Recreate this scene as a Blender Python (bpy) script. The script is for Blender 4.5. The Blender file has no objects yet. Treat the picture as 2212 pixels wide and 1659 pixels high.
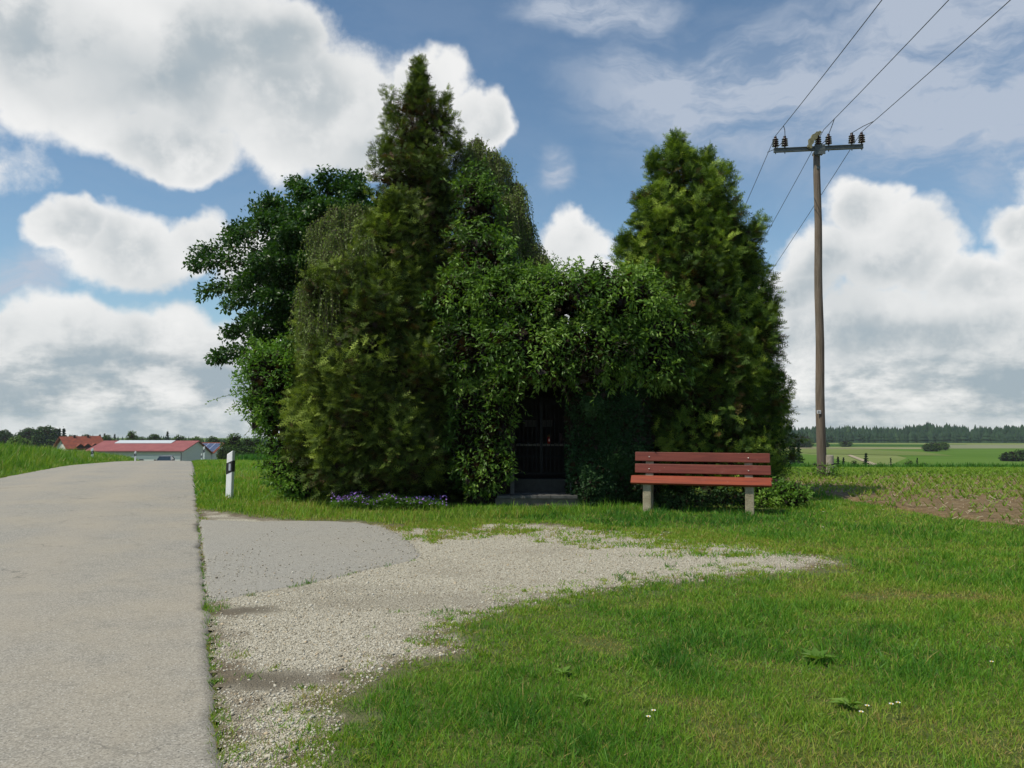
import bpy, bmesh, math, random
import numpy as np
from mathutils import Vector, Matrix
rng = np.random.default_rng(11); random.seed(11)
S = bpy.context.scene
COL = S.collection
# ------------------------------------------------------------ camera
F = 1671.0; CX = 1106.0; CY = 829.5; HZ = 900.0; CAMH = 1.5
TH = math.atan((HZ-CY)/F)
cd = bpy.data.cameras.new('camera'); cam = bpy.data.objects.new('camera', cd); COL.objects.link(cam)
cam.location = (0, 0, CAMH); cam.rotation_euler = (math.pi/2+TH, 0, 0)
cd.sensor_fit = 'HORIZONTAL'; cd.sensor_width = 36; cd.lens = 36*F/2212.0
cd.clip_start = 0.05; cd.clip_end = 12000
S.camera = cam
def ray(px, py):
    a = (px-CX)/F; b = -(py-CY)/F
    return np.array([a, math.cos(TH)-b*math.sin(TH), math.sin(TH)+b*math.cos(TH)])
def at(px, py, d):                       # the point seen at that place, d metres ahead
    r = ray(px, py); k = d/r[1]
    return np.array([r[0]*k, d, CAMH+r[2]*k])
def gp(px, py, z=0.0):                   # the point of the flat ground seen there
    r = ray(px, py); k = (z-CAMH)/r[2]
    return np.array([r[0]*k, r[1]*k, z])
# ------------------------------------------------------------ light
SUN_EL = math.radians(58); SUNV = Vector((-0.89, -0.46, 0)).normalized()
SUNV = Vector((SUNV.x*math.cos(SUN_EL), SUNV.y*math.cos(SUN_EL), math.sin(SUN_EL)))
sl = bpy.data.lights.new('sun', 'SUN'); sl.energy = 4.1; sl.angle = math.radians(0.55); sl.color = (1.0, 0.93, 0.79)
so = bpy.data.objects.new('sun', sl); COL.objects.link(so)
so.rotation_euler = (-SUNV).to_track_quat('-Z', 'Y').to_euler(); so.location = (-20, -15, 40)
S.view_settings.view_transform = 'Standard'; S.view_settings.look = 'None'
S.view_settings.exposure = 0.0; S.view_settings.gamma = 1
S.render.resolution_x = 1024; S.render.resolution_y = 768
S.cycles.max_bounces = 6; S.cycles.diffuse_bounces = 3; S.cycles.transmission_bounces = 4
S.cycles.transparent_max_bounces = 8; S.cycles.volume_bounces = 1
# ------------------------------------------------------------ node helper
class NT:
    def __init__(s, tree): s.t = tree; s.n = tree.nodes; s.l = tree.links
    def new(s, typ, **kw):
        n = s.n.new(typ)
        for k, v in kw.items(): setattr(n, k, v)
        return n
    def put(s, sock, v):
        if v is None: return
        if isinstance(v, bpy.types.NodeSocket): s.l.new(v, sock)
        else:
            if hasattr(sock.default_value, '__len__') and not hasattr(v, '__len__'): v = [v]*len(sock.default_value)
            if hasattr(v, '__len__') and len(sock.default_value) == 4 and len(v) == 3: v = list(v)+[1]
            sock.default_value = v
    def m(s, op, a, b=None, c=None, clamp=False):
        n = s.new('ShaderNodeMath', operation=op); n.use_clamp = clamp
        for i, v in enumerate((a, b, c)):
            if v is not None: s.put(n.inputs[i], v)
        return n.outputs[0]
    def vm(s, op, a, b=None, sc=None):
        n = s.new('ShaderNodeVectorMath', operation=op)
        s.put(n.inputs[0], a)
        if b is not None: s.put(n.inputs[1], b)
        if sc is not None: s.put(n.inputs['Scale'], sc)
        return n.outputs['Value'] if op in ('LENGTH', 'DISTANCE', 'DOT_PRODUCT') else n.outputs['Vector']
    def noise(s, vec, scale, detail=4, rough=0.5, out='Fac'):
        n = s.new('ShaderNodeTexNoise'); s.put(n.inputs['Vector'], vec)
        n.inputs['Scale'].default_value = scale; n.inputs['Detail'].default_value = detail
        n.inputs['Roughness'].default_value = rough
        return n.outputs[out]
    def voro(s, vec, scale, feature='F1', out='Distance', rnd=1.0):
        n = s.new('ShaderNodeTexVoronoi', feature=feature); s.put(n.inputs['Vector'], vec)
        n.inputs['Scale'].default_value = scale; n.inputs['Randomness'].default_value = rnd
        return n.outputs[out]
    def mr(s, v, a, b, c=0.0, d=1.0, smooth=True):
        n = s.new('ShaderNodeMapRange'); n.interpolation_type = 'SMOOTHSTEP' if smooth else 'LINEAR'
        s.put(n.inputs['Value'], v)
        for k, x in zip(('From Min', 'From Max', 'To Min', 'To Max'), (a, b, c, d)): s.put(n.inputs[k], x)
        return n.outputs[0]
    def mix(s, f, a, b, typ='MIX'):
        n = s.new('ShaderNodeMix', data_type='RGBA', blend_type=typ)
        s.put(n.inputs[0], f); s.put(n.inputs[6], a); s.put(n.inputs[7], b)
        return n.outputs[2]
    def ramp(s, f, stops):
        n = s.new('ShaderNodeValToRGB'); s.put(n.inputs[0], f); cr = n.color_ramp
        while len(cr.elements) < len(stops): cr.elements.new(0.5)
        for e, (p, c) in zip(cr.elements, stops): e.position = p; e.color = (*c, 1)
        return n.outputs[0]
    def bump(s, h, strength=0.5, dist=0.01):
        n = s.new('ShaderNodeBump'); s.put(n.inputs['Height'], h)
        n.inputs['Strength'].default_value = strength; n.inputs['Distance'].default_value = dist
        return n.outputs[0]
def material(name, f):
    m = bpy.data.materials.new(name); m.use_nodes = True
    t = NT(m.node_tree); p = m.node_tree.nodes['Principled BSDF']
    f(t, p); return m
def pos(t): return t.new('ShaderNodeNewGeometry').outputs['Position']
def ocoord(t): return t.new('ShaderNodeTexCoord').outputs['Object']
# ------------------------------------------------------------ world: sky with clouds
W = bpy.data.worlds.new('World'); S.world = W; W.use_nodes = True
t = NT(W.node_tree); bg = W.node_tree.nodes['Background']
sky = t.new('ShaderNodeTexSky', sky_type='NISHITA'); sky.sun_disc = False
sky.sun_elevation = SUN_EL; sky.sun_rotation = math.atan2(SUNV.x, SUNV.y)
sky.air_density = 1.0; sky.dust_density = 0.6; sky.ozone_density = 1.6; sky.altitude = 450
dirv = t.vm('NORMALIZE', t.new('ShaderNodeTexCoord').outputs['Generated'])
sp = t.new('ShaderNodeSeparateXYZ'); t.put(sp.inputs[0], dirv)
az = t.m('ARCTAN2', sp.outputs[0], sp.outputs[1]); el = t.m('ARCSINE', sp.outputs[2])
cmb = t.new('ShaderNodeCombineXYZ'); t.put(cmb.inputs[0], az); t.put(cmb.inputs[1], el)
ae = cmb.outputs[0]
nw = t.noise(dirv, 5.0, 5, 0.55, 'Color')
wc = t.vm('ADD', ae, t.vm('SCALE', t.vm('SUBTRACT', nw, (0.5, 0.5, 0.5)), sc=0.15))
def angles(px, py):
    r = ray(px, py); r = r/np.linalg.norm(r)
    return math.atan2(r[0], r[1]), math.asin(r[2])
def blobs(lst, c):
    acc = None
    for px, py, rx, ry in lst:
        a, e = angles(px, py); kx = F/rx*(0.75+0.25/math.cos(a)); ky = F/ry
        n = t.new('ShaderNodeVectorMath', operation='MULTIPLY_ADD'); t.put(n.inputs[0], c)
        n.inputs[1].default_value = (kx, ky, 0); n.inputs[2].default_value = (-a*kx, -e*ky, 0)
        f = t.vm('LENGTH', n.outputs[0]); acc = f if acc is None else t.m('MINIMUM', acc, f)
    return t.m('SUBTRACT', 1.0, acc)
cum = [(80,50,430,185),(420,120,330,200),(600,90,130,110),(660,250,300,150),(840,330,210,95),(350,300,190,80),(900,230,120,90),(1040,290,90,70),
       (110,485,85,45),(260,530,170,75),(440,510,110,65),(560,560,120,85),
       (180,700,110,70),(330,740,170,70),(540,720,120,70),
       (1240,540,85,70),(1300,600,120,70),(1170,620,90,60),
       (1850,480,90,65),(1770,560,120,80),(1930,570,120,90),(2120,620,140,70),(2190,500,80,40),(2230,580,100,90),(1700,640,120,80),
       (2600,420,300,260),(-480,300,330,230),(-1700,500,700,400),(3400,700,700,400)]
Fb = blobs(cum, wc)
swc = t.new('ShaderNodeSeparateXYZ'); t.put(swc.inputs[0], wc)
low = t.mr(swc.outputs[1], angles(1106, 740)[1], angles(1106, 560)[1], 0.9, -0.9, False)
Fb = t.m('SMOOTH_MAX', Fb, low, 0.15)
n_st = t.new('ShaderNodeVectorMath', operation='MULTIPLY_ADD'); t.put(n_st.inputs[0], ae); n_st.inputs[1].default_value = (7.0, 17.0, 0); n_st.inputs[2].default_value = (3.0, 1.0, 0)
stripe = t.noise(n_st.outputs[0], 1.0, 7, 0.62)
fb1 = t.noise(dirv, 7.0, 9, 0.66)
off = t.vm('ADD', dirv, (-0.020, 0.0, 0.034)); fb2 = t.noise(off, 7.0, 4, 0.5)
vor = t.voro(t.vm('ADD', dirv, t.vm('SCALE', nw, sc=0.10)), 15.0)
puff = t.m('SUBTRACT', 0.42, vor)
dens = t.m('ADD', t.m('ADD', Fb, t.m('MULTIPLY', t.m('SUBTRACT', fb1, 0.5), 1.15)), t.m('MULTIPLY', puff, 0.36))
mask = t.mr(dens, -0.08, 0.27)
lit = t.mr(t.m('SUBTRACT', fb1, fb2), -0.13, 0.10, 0.0, 1.0)
grey = blobs([(230,150,300,120),(560,110,200,110),(800,370,230,60),(400,610,220,45),(380,800,260,55),
              (1800,620,180,80),(2020,740,330,55),(2050,170,380,180)], wc)
grey = t.mr(grey, -0.25, 0.85)
inner = t.mr(dens, 0.05, 0.75)
sh = t.m('ADD', t.m('MULTIPLY', grey, 0.33), t.m('MULTIPLY', inner, t.m('ADD', 0.12, t.m('MULTIPLY', t.m('SUBTRACT', 1.0, lit), 0.42))))
sh = t.m('SUBTRACT', sh, t.m('MULTIPLY', puff, 0.30))
lowm = t.mr(el, angles(1106, 850)[1], angles(1106, 700)[1], 1.0, 0.0)
sh = t.m('ADD', sh, t.m('MULTIPLY', lowm, t.mr(stripe, 0.38, 0.60, 0.60, -0.20)), clamp=True)
ccol = t.ramp(sh, [(0.0, (9.0, 9.0, 8.9)), (0.35, (7.1, 7.3, 7.35)), (0.7, (4.9, 5.4, 5.7)), (1.0, (3.6, 4.35, 4.9))])
vb = t.mr(blobs([(2080,170,420,320),(1600,200,380,170),(1320,20,240,60),(1195,395,50,60),(30,570,80,70),(560,770,300,130)], wc), -0.1, 0.8)
wisp = t.noise(t.vm('MULTIPLY', wc, (4.0, 11.0, 0)), 1.3, 6, 0.62)
veil = t.m('MULTIPLY', t.m('ADD', t.m('MULTIPLY', vb, 1.45), 0.10), t.mr(wisp, 0.34, 0.66, 0.15, 1.0), clamp=True)
blue = t.mix(1.0, sky.outputs[0], (1.03, 1.18, 1.17), 'MULTIPLY')
c1 = t.mix(t.m('MULTIPLY', veil, 0.85), blue, (5.0, 5.6, 6.6))
c2 = t.mix(t.m('MULTIPLY', mask, 0.97), c1, ccol)
t.put(bg.inputs[0], c2); bg.inputs[1].default_value = 0.1
# ------------------------------------------------------------ mesh helpers
def tagk(o, label=None, cat=None, group=None, kind=None):
    if label: o['label'] = label
    if cat: o['category'] = cat
    if group: o['group'] = group
    if kind: o['kind'] = kind
    return o
def link(name, me, mat, parent=None, smooth=False):
    o = bpy.data.objects.new(name, me); COL.objects.link(o)
    if mat: me.materials.append(mat)
    if smooth: me.shade_smooth()
    if parent: o.parent = parent
    return o
def mesh_py(name, V, Fc, mat, parent=None, smooth=False):
    me = bpy.data.meshes.new(name); me.from_pydata([tuple(map(float, v)) for v in V], [], [tuple(map(int, f)) for f in Fc]); me.update()
    return link(name, me, mat, parent, smooth)
def mesh_np(name, V, T, mat, parent=None, smooth=False, **attrs):     # triangles or quads as an array
    me = bpy.data.meshes.new(name); n = len(V); k = T.shape[1]; m = len(T)
    me.vertices.add(n); me.vertices.foreach_set('co', np.ascontiguousarray(V, dtype=np.float32).ravel())
    me.loops.add(m*k); me.loops.foreach_set('vertex_index', np.ascontiguousarray(T, dtype=np.int32).ravel())
    me.polygons.add(m); me.polygons.foreach_set('loop_start', np.arange(0, m*k, k, dtype=np.int32))
    me.polygons.foreach_set('loop_total', np.full(m, k, dtype=np.int32))
    for a, v in attrs.items():
        at_ = me.attributes.new(a, 'FLOAT', 'POINT'); at_.data.foreach_set('value', np.ascontiguousarray(v, dtype=np.float32))
    me.update(calc_edges=True); me.validate()
    return link(name, me, mat, parent, smooth)
def empty(name, loc, rz=0):
    o = bpy.data.objects.new(name, None); COL.objects.link(o); o.location = tuple(map(float, loc)); o.rotation_euler = (0, 0, rz)
    o.empty_display_size = 0.2
    return o
class MB:
    def __init__(s): s.v = []; s.f = []
    def add(s, V, Fc):
        b = len(s.v); s.v += [tuple(map(float, p)) for p in V]; s.f += [tuple(b+i for i in f) for f in Fc]
    def box(s, x0, x1, y0, y1, z0, z1, M=None, bev=0):
        if bev:
            bm = bmesh.new(); bmesh.ops.create_cube(bm, size=1)
            for v in bm.verts: v.co = Vector(((x0+x1)/2+v.co.x*(x1-x0), (y0+y1)/2+v.co.y*(y1-y0), (z0+z1)/2+v.co.z*(z1-z0)))
            bmesh.ops.bevel(bm, geom=bm.edges[:], offset=bev, segments=2, affect='EDGES', profile=0.5)
            V = [M @ v.co if M else v.co.copy() for v in bm.verts]; bm.verts.index_update()
            s.add(V, [[v.index for v in f.verts] for f in bm.faces]); bm.free(); return
        V = [Vector((x, y, z)) for z in (z0, z1) for x, y in ((x0, y0), (x1, y0), (x1, y1), (x0, y1))]
        if M: V = [M @ v for v in V]
        s.add(V, [(3,2,1,0),(4,5,6,7),(0,1,5,4),(1,2,6,5),(2,3,7,6),(3,0,4,7)])
    def tube(s, pts, rad, n=8, cap=True):
        pts = [Vector(p) for p in pts]; b = len(s.v); k = len(pts)
        if not hasattr(rad, '__len__'): rad = [rad]*k
        up = None
        for i, p in enumerate(pts):
            d = (pts[min(i+1, k-1)]-pts[max(i-1, 0)]).normalized()
            if up is None: up = d.orthogonal().normalized()
            up = (up-d*up.dot(d)).normalized(); w = d.cross(up)
            for j in range(n):
                a = 2*math.pi*j/n; s.v.append(tuple(p+(up*math.cos(a)+w*math.sin(a))*rad[i]))
        for i in range(k-1):
            for j in range(n):
                s.f.append((b+i*n+j, b+i*n+(j+1) % n, b+(i+1)*n+(j+1) % n, b+(i+1)*n+j))
        if cap: s.f.append(tuple(b+j for j in range(n))[::-1]); s.f.append(tuple(b+(k-1)*n+j for j in range(n)))
    def build(s, name, mat, parent=None, smooth=False): return mesh_py(name, s.v, s.f, mat, parent, smooth)
def instances(tv, tt, P, R, sc, tint):
    """copies of a small template (tv verts, tt tris) -> V, T, tint"""
    tv = np.asarray(tv, float); tt = np.asarray(tt, int); n = len(P); k = len(tv)
    sc = np.asarray(sc, float)
    if sc.ndim == 1: sc = sc[:, None].repeat(3, 1)
    L = tv[None]*sc[:, None, :]
    V = np.einsum('nij,nkj->nki', R, L)+P[:, None, :]
    T = tt[None]+(np.arange(n)*k)[:, None, None]
    return V.reshape(-1, 3), T.reshape(-1, 3), np.repeat(tint, k)
def frames(ax, roll=None):
    """rotation matrices whose local Y runs along ax"""
    ax = ax/np.maximum(np.linalg.norm(ax, axis=1, keepdims=True), 1e-9)
    r = rng.normal(size=ax.shape) if roll is None else roll
    x = np.cross(ax, r); x /= np.maximum(np.linalg.norm(x, axis=1, keepdims=True), 1e-9)
    z = np.cross(x, ax)
    return np.stack([x, ax, z], axis=2)
def merge(parts):
    V = []; T = []; A = []; b = 0
    for v, t_, a in parts:
        V.append(v); T.append(t_+b); A.append(a); b += len(v)
    return np.concatenate(V), np.concatenate(T), np.concatenate(A)
_h = rng.random((64, 64, 64))
def vn(P, s=1.0):                       # smooth value noise 0..1
    P = np.asarray(P, float)*s+1000.0; i = np.floor(P).astype(int); f = P-i; f = f*f*(3-2*f); o = 0
    for a in (0, 1):
        for b in (0, 1):
            for c in (0, 1):
                w = (f[..., 0] if a else 1-f[..., 0])*(f[..., 1] if b else 1-f[..., 1])*(f[..., 2] if c else 1-f[..., 2])
                o = o+w*_h[(i[..., 0]+a) % 64, (i[..., 1]+b) % 64, (i[..., 2]+c) % 64]
    return o
def sstep(x, a, b): x = np.clip((x-a)/(b-a), 0, 1); return x*x*(3-2*x)
# ------------------------------------------------------------ terrain
def table(pts, win):
    g = np.arange(-60, 2600, 1.0); z = np.interp(g, [p[0] for p in pts], [p[1] for p in pts])
    k = np.ones(win)/win; z2 = np.convolve(np.pad(z, win//2, mode='edge'), k, 'valid')
    return g, z2
TL = table([(-60,0),(18,0),(30,-.40),(51,-1.45),(74,-2.75),(93,-4.65),(110,-6.4),(180,-11),(230,-13),(400,-16),(700,-21.3),(900,-24),(2600,-70)], 7)
TR = table([(-60,0),(15,0),(22,-.17),(35,-.87),(60,-4.2),(100,-8.5),(170,-13.4),(222,-14.9),(700,-21.3),(900,-24),(2600,-70)], 5)
eR = gp(460, 1659)[:2]; eF = gp(424.6, 1110)[:2]
rd = (eF-eR)/np.linalg.norm(eF-eR); rn = np.array([-rd[1], rd[0]])       # along the road; to its left
RW = 4.5
def road_t(x, y): return (x-eR[0])*rn[0]+(y-eR[1])*rn[1]
def T(x, y, ground=False):
    x = np.asarray(x, float); y = np.asarray(y, float)
    zl = np.interp(y, *TL); zr = np.interp(y, *TR)
    u = x/np.maximum(y, 8.0); w = sstep(u, -0.33, 0.2)
    z = zl*(1-w)+zr*w
    tt = road_t(x, y)
    bank = np.interp(y, [-10, 10, 30, 60, 90], [0.25, 0.42, 0.5, 0.22, 0.0])
    z = z+bank*sstep(tt, RW+0.15, RW+2.2)
    if ground: z = z-0.05*(sstep(tt, 0.0, 0.15)*(1-sstep(tt, RW-0.15, RW)))*(y < 170)
    return z
# ------------------------------------------------------------ ground polygons (flat near part)
def poly(pts): return np.array([gp(a, b)[:2] for a, b in pts])
P_GRAV = poly([(455,1700),(460,1659),(448,1480),(436,1300),(425,1160),(423,1102),(480,1108),(560,1119),(640,1126),(760,1128),(820,1134),(900,1139),(1000,1131),(1110,1128),(1230,1136),(1330,1150),(1470,1152),(1600,1168),(1690,1188),(1770,1203),(1810,1216),(1770,1226),(1690,1238),(1600,1248),(1400,1264),(1250,1287),(1100,1312),(1010,1345),(955,1368),(985,1392),(1000,1408),(930,1418),(840,1440),(800,1468),(740,1500),(700,1530),(725,1560),(690,1600),(700,1630),(670,1659),(650,1700)])
P_PATCH = poly([(428,1122),(540,1127),(640,1126),(720,1127),(790,1131),(835,1142),(868,1160),(895,1180),(908,1200),(890,1213),(850,1222),(790,1234),(700,1255),(600,1276),(520,1293),(475,1301),(441,1304)])
P_SOIL = poly([(1655,1088),(1760,1066),(1840,1085),(1930,1100),(2040,1122),(2240,1146)])     # near border of the maize field
def sdist(P, poly_):                    # signed distance, positive inside
    x, y = P[:, 0], P[:, 1]; d = np.full(len(P), 1e9); ins = np.zeros(len(P), bool); n = len(poly_)
    for i in range(n):
        a = poly_[i]; b = poly_[(i+1) % n]; ab = b-a
        tt = np.clip(((x-a[0])*ab[0]+(y-a[1])*ab[1])/max(ab@ab, 1e-9), 0, 1)
        d = np.minimum(d, np.hypot(x-a[0]-tt*ab[0], y-a[1]-tt*ab[1]))
        c = ((a[1] > y) != (b[1] > y)) & (x < (b[0]-a[0])*(y-a[1])/(b[1]-a[1]+1e-12)+a[0]); ins ^= c
    return np.where(ins, d, -d)
def field_d(x, y):                      # >0 inside the maize field (beyond its near border, right of the trees)
    px = P_SOIL[:, 0]; py = P_SOIL[:, 1]
    yb = np.interp(x, px, py); yb = np.where(x > px[-1], py[-1]-(x-px[-1])*0.28, yb)
    yb = np.where(x < px[0], py[0]+(px[0]-x)*2.0, yb)
    return np.minimum(y-yb, 36-y)
# ------------------------------------------------------------ ground materials
def far_green(t, P):
    n1 = t.noise(P, 0.09, 4); n2 = t.noise(P, 1.2, 5, 0.65); n3 = t.noise(P, 14, 6, 0.7)
    c = t.ramp(t.m('ADD', t.m('MULTIPLY', n2, 0.6), t.m('MULTIPLY', n3, 0.4)), [(0.32, (0.045,0.085,0.010)), (0.5, (0.085,0.150,0.020)), (0.62, (0.13,0.185,0.035)), (0.75, (0.19,0.19,0.07))])
    return c, n1, n3
def near_soil(t, P):
    return t.ramp(t.noise(P, 22, 6, 0.7), [(0.3, (0.045,0.060,0.014)), (0.5, (0.085,0.115,0.026)), (0.75, (0.15,0.150,0.055))])
def f_ground(t, p):
    P = pos(t); c, n1, n3 = far_green(t, P)
    s = t.new('ShaderNodeSeparateXYZ'); t.put(s.inputs[0], P)
    dk = t.mix(t.mr(s.outputs[1], 14, 24), near_soil(t, P), c)
    # bare yellowish ground beside the soil field on the far left side of the trees
    t.put(p.inputs['Base Color'], dk); p.inputs['Roughness'].default_value = 0.95
    p.inputs['Specular IOR Level'].default_value = 0.15
    t.put(p.inputs['Normal'], t.bump(n3, 0.7, 0.05))
M_ground = material('ground_grass', f_ground)
def f_asph(t, p, c0, c1, k=1.0):
    P = pos(t)
    sp1 = t.voro(P, 130, out='Color'); v = t.new('ShaderNodeSeparateColor'); t.put(v.inputs[0], sp1)
    n = t.noise(P, 90, 5, 0.75); big = t.noise(P, 0.6, 5, 0.6); mid = t.noise(P, 5, 5, 0.65)
    f = t.m('ADD', t.m('MULTIPLY', v.outputs[0], 0.45), t.m('MULTIPLY', n, 0.55))
    c = t.mix(t.mr(f, 0.15, 0.85), c0, c1)
    c = t.mix(t.mr(big, 0.35, 0.7, 0, 0.45*k), c, (c1[0]*0.95, c1[1]*0.86, c1[2]*0.72))
    c = t.mix(t.mr(mid, 0.5, 0.75, 0, 0.35), c, (c0[0]*1.05, c0[1]*1.05, c0[2]*1.0))
    stone = t.voro(P, 42, out='Distance'); c = t.mix(t.mr(stone, 0.13, 0.22, 0.75, 0.0), c, (0.50, 0.48, 0.43))
    pit = t.voro(t.vm('ADD', P, (3.3, 1.7, 0)), 30, out='Distance'); c = t.mix(t.mr(pit, 0.10, 0.17, 0.75, 0.0), c, (0.06, 0.055, 0.05))
    t.put(p.inputs['Base Color'], c); p.inputs['Roughness'].default_value = 0.85
    t.put(p.inputs['Normal'], t.bump(t.m('ADD', f, t.m('MULTIPLY', stone, -0.5)), 0.6, 0.004))
    return c
def f_road(t, p):
    c = f_asph(t, p, (0.150,0.143,0.124), (0.395,0.372,0.318))
    P = pos(t); a = t.new('ShaderNodeAttribute', attribute_name='tt').outputs['Fac']
    # polished wheel tracks are a little browner, the rim darker and dirty
    w = t.m('ABSOLUTE', t.m('SUBTRACT', t.m('ABSOLUTE', t.m('SUBTRACT', a, 2.25)), 0.85))
    c = t.mix(t.mr(w, 0.0, 0.55, 0.35, 0.0), c, (0.34, 0.30, 0.235))
    e = t.m('ADD', t.m('MINIMUM', a, t.m('SUBTRACT', 4.5, a)), t.m('MULTIPLY', t.noise(P, 6, 5, 0.6), -0.16))
    c = t.mix(t.mr(e, -0.12, -0.03, 0.35, 0.0), c, (0.085, 0.078, 0.060))
    cr = t.voro(t.vm('ADD', P, t.vm('SCALE', t.noise(P, 2.5, 4, 0.6, 'Color'), sc=0.9)), 0.42, 'DISTANCE_TO_EDGE')
    crm = t.m('MULTIPLY', t.mr(cr, 0.0, 0.010, 0.5, 0.0), t.mr(t.noise(P, 0.9, 3), 0.55, 0.62))
    c = t.mix(crm, c, (0.05, 0.047, 0.04))
    t.put(p.inputs['Base Color'], c)
M_road = material('road_asphalt', f_road)
M_patch = material('old_asphalt', lambda t, p: f_asph(t, p, (0.195,0.186,0.162), (0.365,0.348,0.302), 0.35))
def f_gravel(t, p):
    P = pos(t); e = t.new('ShaderNodeAttribute', attribute_name='edge').outputs['Fac']
    W_ = t.vm('ADD', P, t.vm('SCALE', t.vm('SUBTRACT', t.noise(P, 30, 2, 0.5, 'Color'), (0.5,0.5,0.5)), sc=0.02))
    vc = t.new('ShaderNodeTexVoronoi'); t.put(vc.inputs['Vector'], W_); vc.inputs['Scale'].default_value = 105
    v2 = t.new('ShaderNodeTexVoronoi'); t.put(v2.inputs['Vector'], W_); v2.inputs['Scale'].default_value = 48
    s = t.new('ShaderNodeSeparateColor'); t.put(s.inputs[0], vc.outputs['Color'])
    s2 = t.new('ShaderNodeSeparateColor'); t.put(s2.inputs[0], v2.outputs['Color'])
    c = t.ramp(t.m('ADD', t.m('MULTIPLY', s.outputs[0], 0.7), t.m('MULTIPLY', s2.outputs[1], 0.3)), [(0.0, (0.25,0.22,0.155)), (0.35, (0.43,0.39,0.295)), (0.7, (0.57,0.53,0.42)), (1.0, (0.64,0.605,0.51))])
    gap = t.mr(vc.outputs['Distance'], 0.45, 0.80, 0.0, 0.8); c = t.mix(gap, c, (0.085, 0.075, 0.055))
    big = t.noise(P, 0.9, 5, 0.6); c = t.mix(t.mr(big, 0.48, 0.72, 0, 0.5), c, (0.25, 0.22, 0.165))
    # two damp dirty hollows by the road edge and bare brown soil where the lawn starts
    for (px, py, rx, ry, st) in ((540,1470,0.75,0.27,1.0),(486,1322,0.62,0.18,1.0),(500,1120,1.2,0.20,0.5),(900,1300,1.5,0.5,0.35),(640,1270,1.5,0.25,0.3)):
        g = gp(px, py); d = t.vm('LENGTH', t.vm('MULTIPLY', t.vm('SUBTRACT', t.vm('ADD', P, t.vm('SCALE', t.noise(P, 2.2, 4, 0.6, 'Color'), sc=0.35)), (g[0]+0.17, g[1]+0.17, 0.17)), (1/rx, 1/ry, 0)))
        c = t.mix(t.mr(d, 0.25, 1.1, st, 0.0), c, (0.135, 0.115, 0.080))
    en = t.m('ADD', e, t.m('MULTIPLY', t.m('SUBTRACT', t.noise(P, 3.5, 6, 0.65), 0.5), 1.15))
    c = t.mix(t.mr(en, -0.05, 0.30, 1.0, 0.0), c, t.mix(t.mr(e, -0.25, 0.12), near_soil(t, P), t.ramp(t.noise(P, 30, 5, 0.7), [(0.3, (0.07,0.055,0.03)), (0.55, (0.15,0.115,0.07)), (0.75, (0.27,0.215,0.14))])))
    t.put(p.inputs['Base Color'], c); p.inputs['Roughness'].default_value = 0.9
    h = t.m('SUBTRACT', 1.0, vc.outputs['Distance']); h2 = t.m('SUBTRACT', 1.0, v2.outputs['Distance'])
    t.put(p.inputs['Normal'], t.bump(t.m('ADD', h, h2), 0.8, 0.009))
M_gravel = material('gravel', f_gravel)
def f_soil(t, p):
    P = pos(t); n = t.noise(P, 3, 6, 0.65); n2 = t.noise(P, 18, 6, 0.7)
    c = t.ramp(t.m('ADD', t.m('MULTIPLY', n, 0.4), t.m('MULTIPLY', n2, 0.6)), [(0.3, (0.105,0.062,0.022)), (0.5, (0.200,0.132,0.056)), (0.7, (0.30,0.225,0.110))])
    st = t.voro(P, 9, out='Distance'); c = t.mix(t.mr(st, 0.05, 0.09, 0.8, 0.0), c, (0.42, 0.38, 0.32))
    t.put(p.inputs['Base Color'], c); p.inputs['Roughness'].default_value = 0.95
    t.put(p.inputs['Normal'], t.bump(n2, 1.0, 0.06))
M_soil = material('field_soil', f_soil)
# ------------------------------------------------------------ the ground sheet
def axis(lst):
    o = []
    for a, b, s in lst: o += list(np.arange(a, b-1e-6, s))
    return np.array(o+[lst[-1][1]])
xs = axis([(-2400,-400,250),(-400,-150,25),(-150,-60,5),(-60,-20,1.0),(-20,14,0.5),(14,60,1.5),(60,200,10),(200,500,50),(500,2400,250)])
ys = axis([(-120,-10,10),(-10,2,1.0),(2,30,0.5),(30,110,1.0),(110,260,5),(260,900,32),(900,2400,250)])
X, Y = np.meshgrid(xs, ys); Z = T(X, Y, True)
nx, ny = len(xs), len(ys); idx = np.arange(nx*ny).reshape(ny, nx)
Q = np.stack([idx[:-1,:-1], idx[:-1,1:], idx[1:,1:], idx[1:,:-1]], -1).reshape(-1, 4)
GV = np.stack([X, Y, Z], -1).reshape(-1, 3)
tagk(mesh_np('ground', GV, Q, M_ground, smooth=True), 'grassy ground rolling down into a wide shallow valley', kind='structure')
def strip_grid(name, A, mat, label, zoff, attr=None, nj=None):
    ny_, nx_ = A.shape[:2]; idx = np.arange(nx_*ny_).reshape(ny_, nx_)
    q = np.stack([idx[:-1,:-1], idx[:-1,1:], idx[1:,1:], idx[1:,:-1]], -1).reshape(-1, 4)
    kw = {attr[0]: attr[1].ravel()} if attr else {}
    return tagk(mesh_np(name, A.reshape(-1, 3), q, mat, smooth=False, **kw), label, kind='structure')
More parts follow.
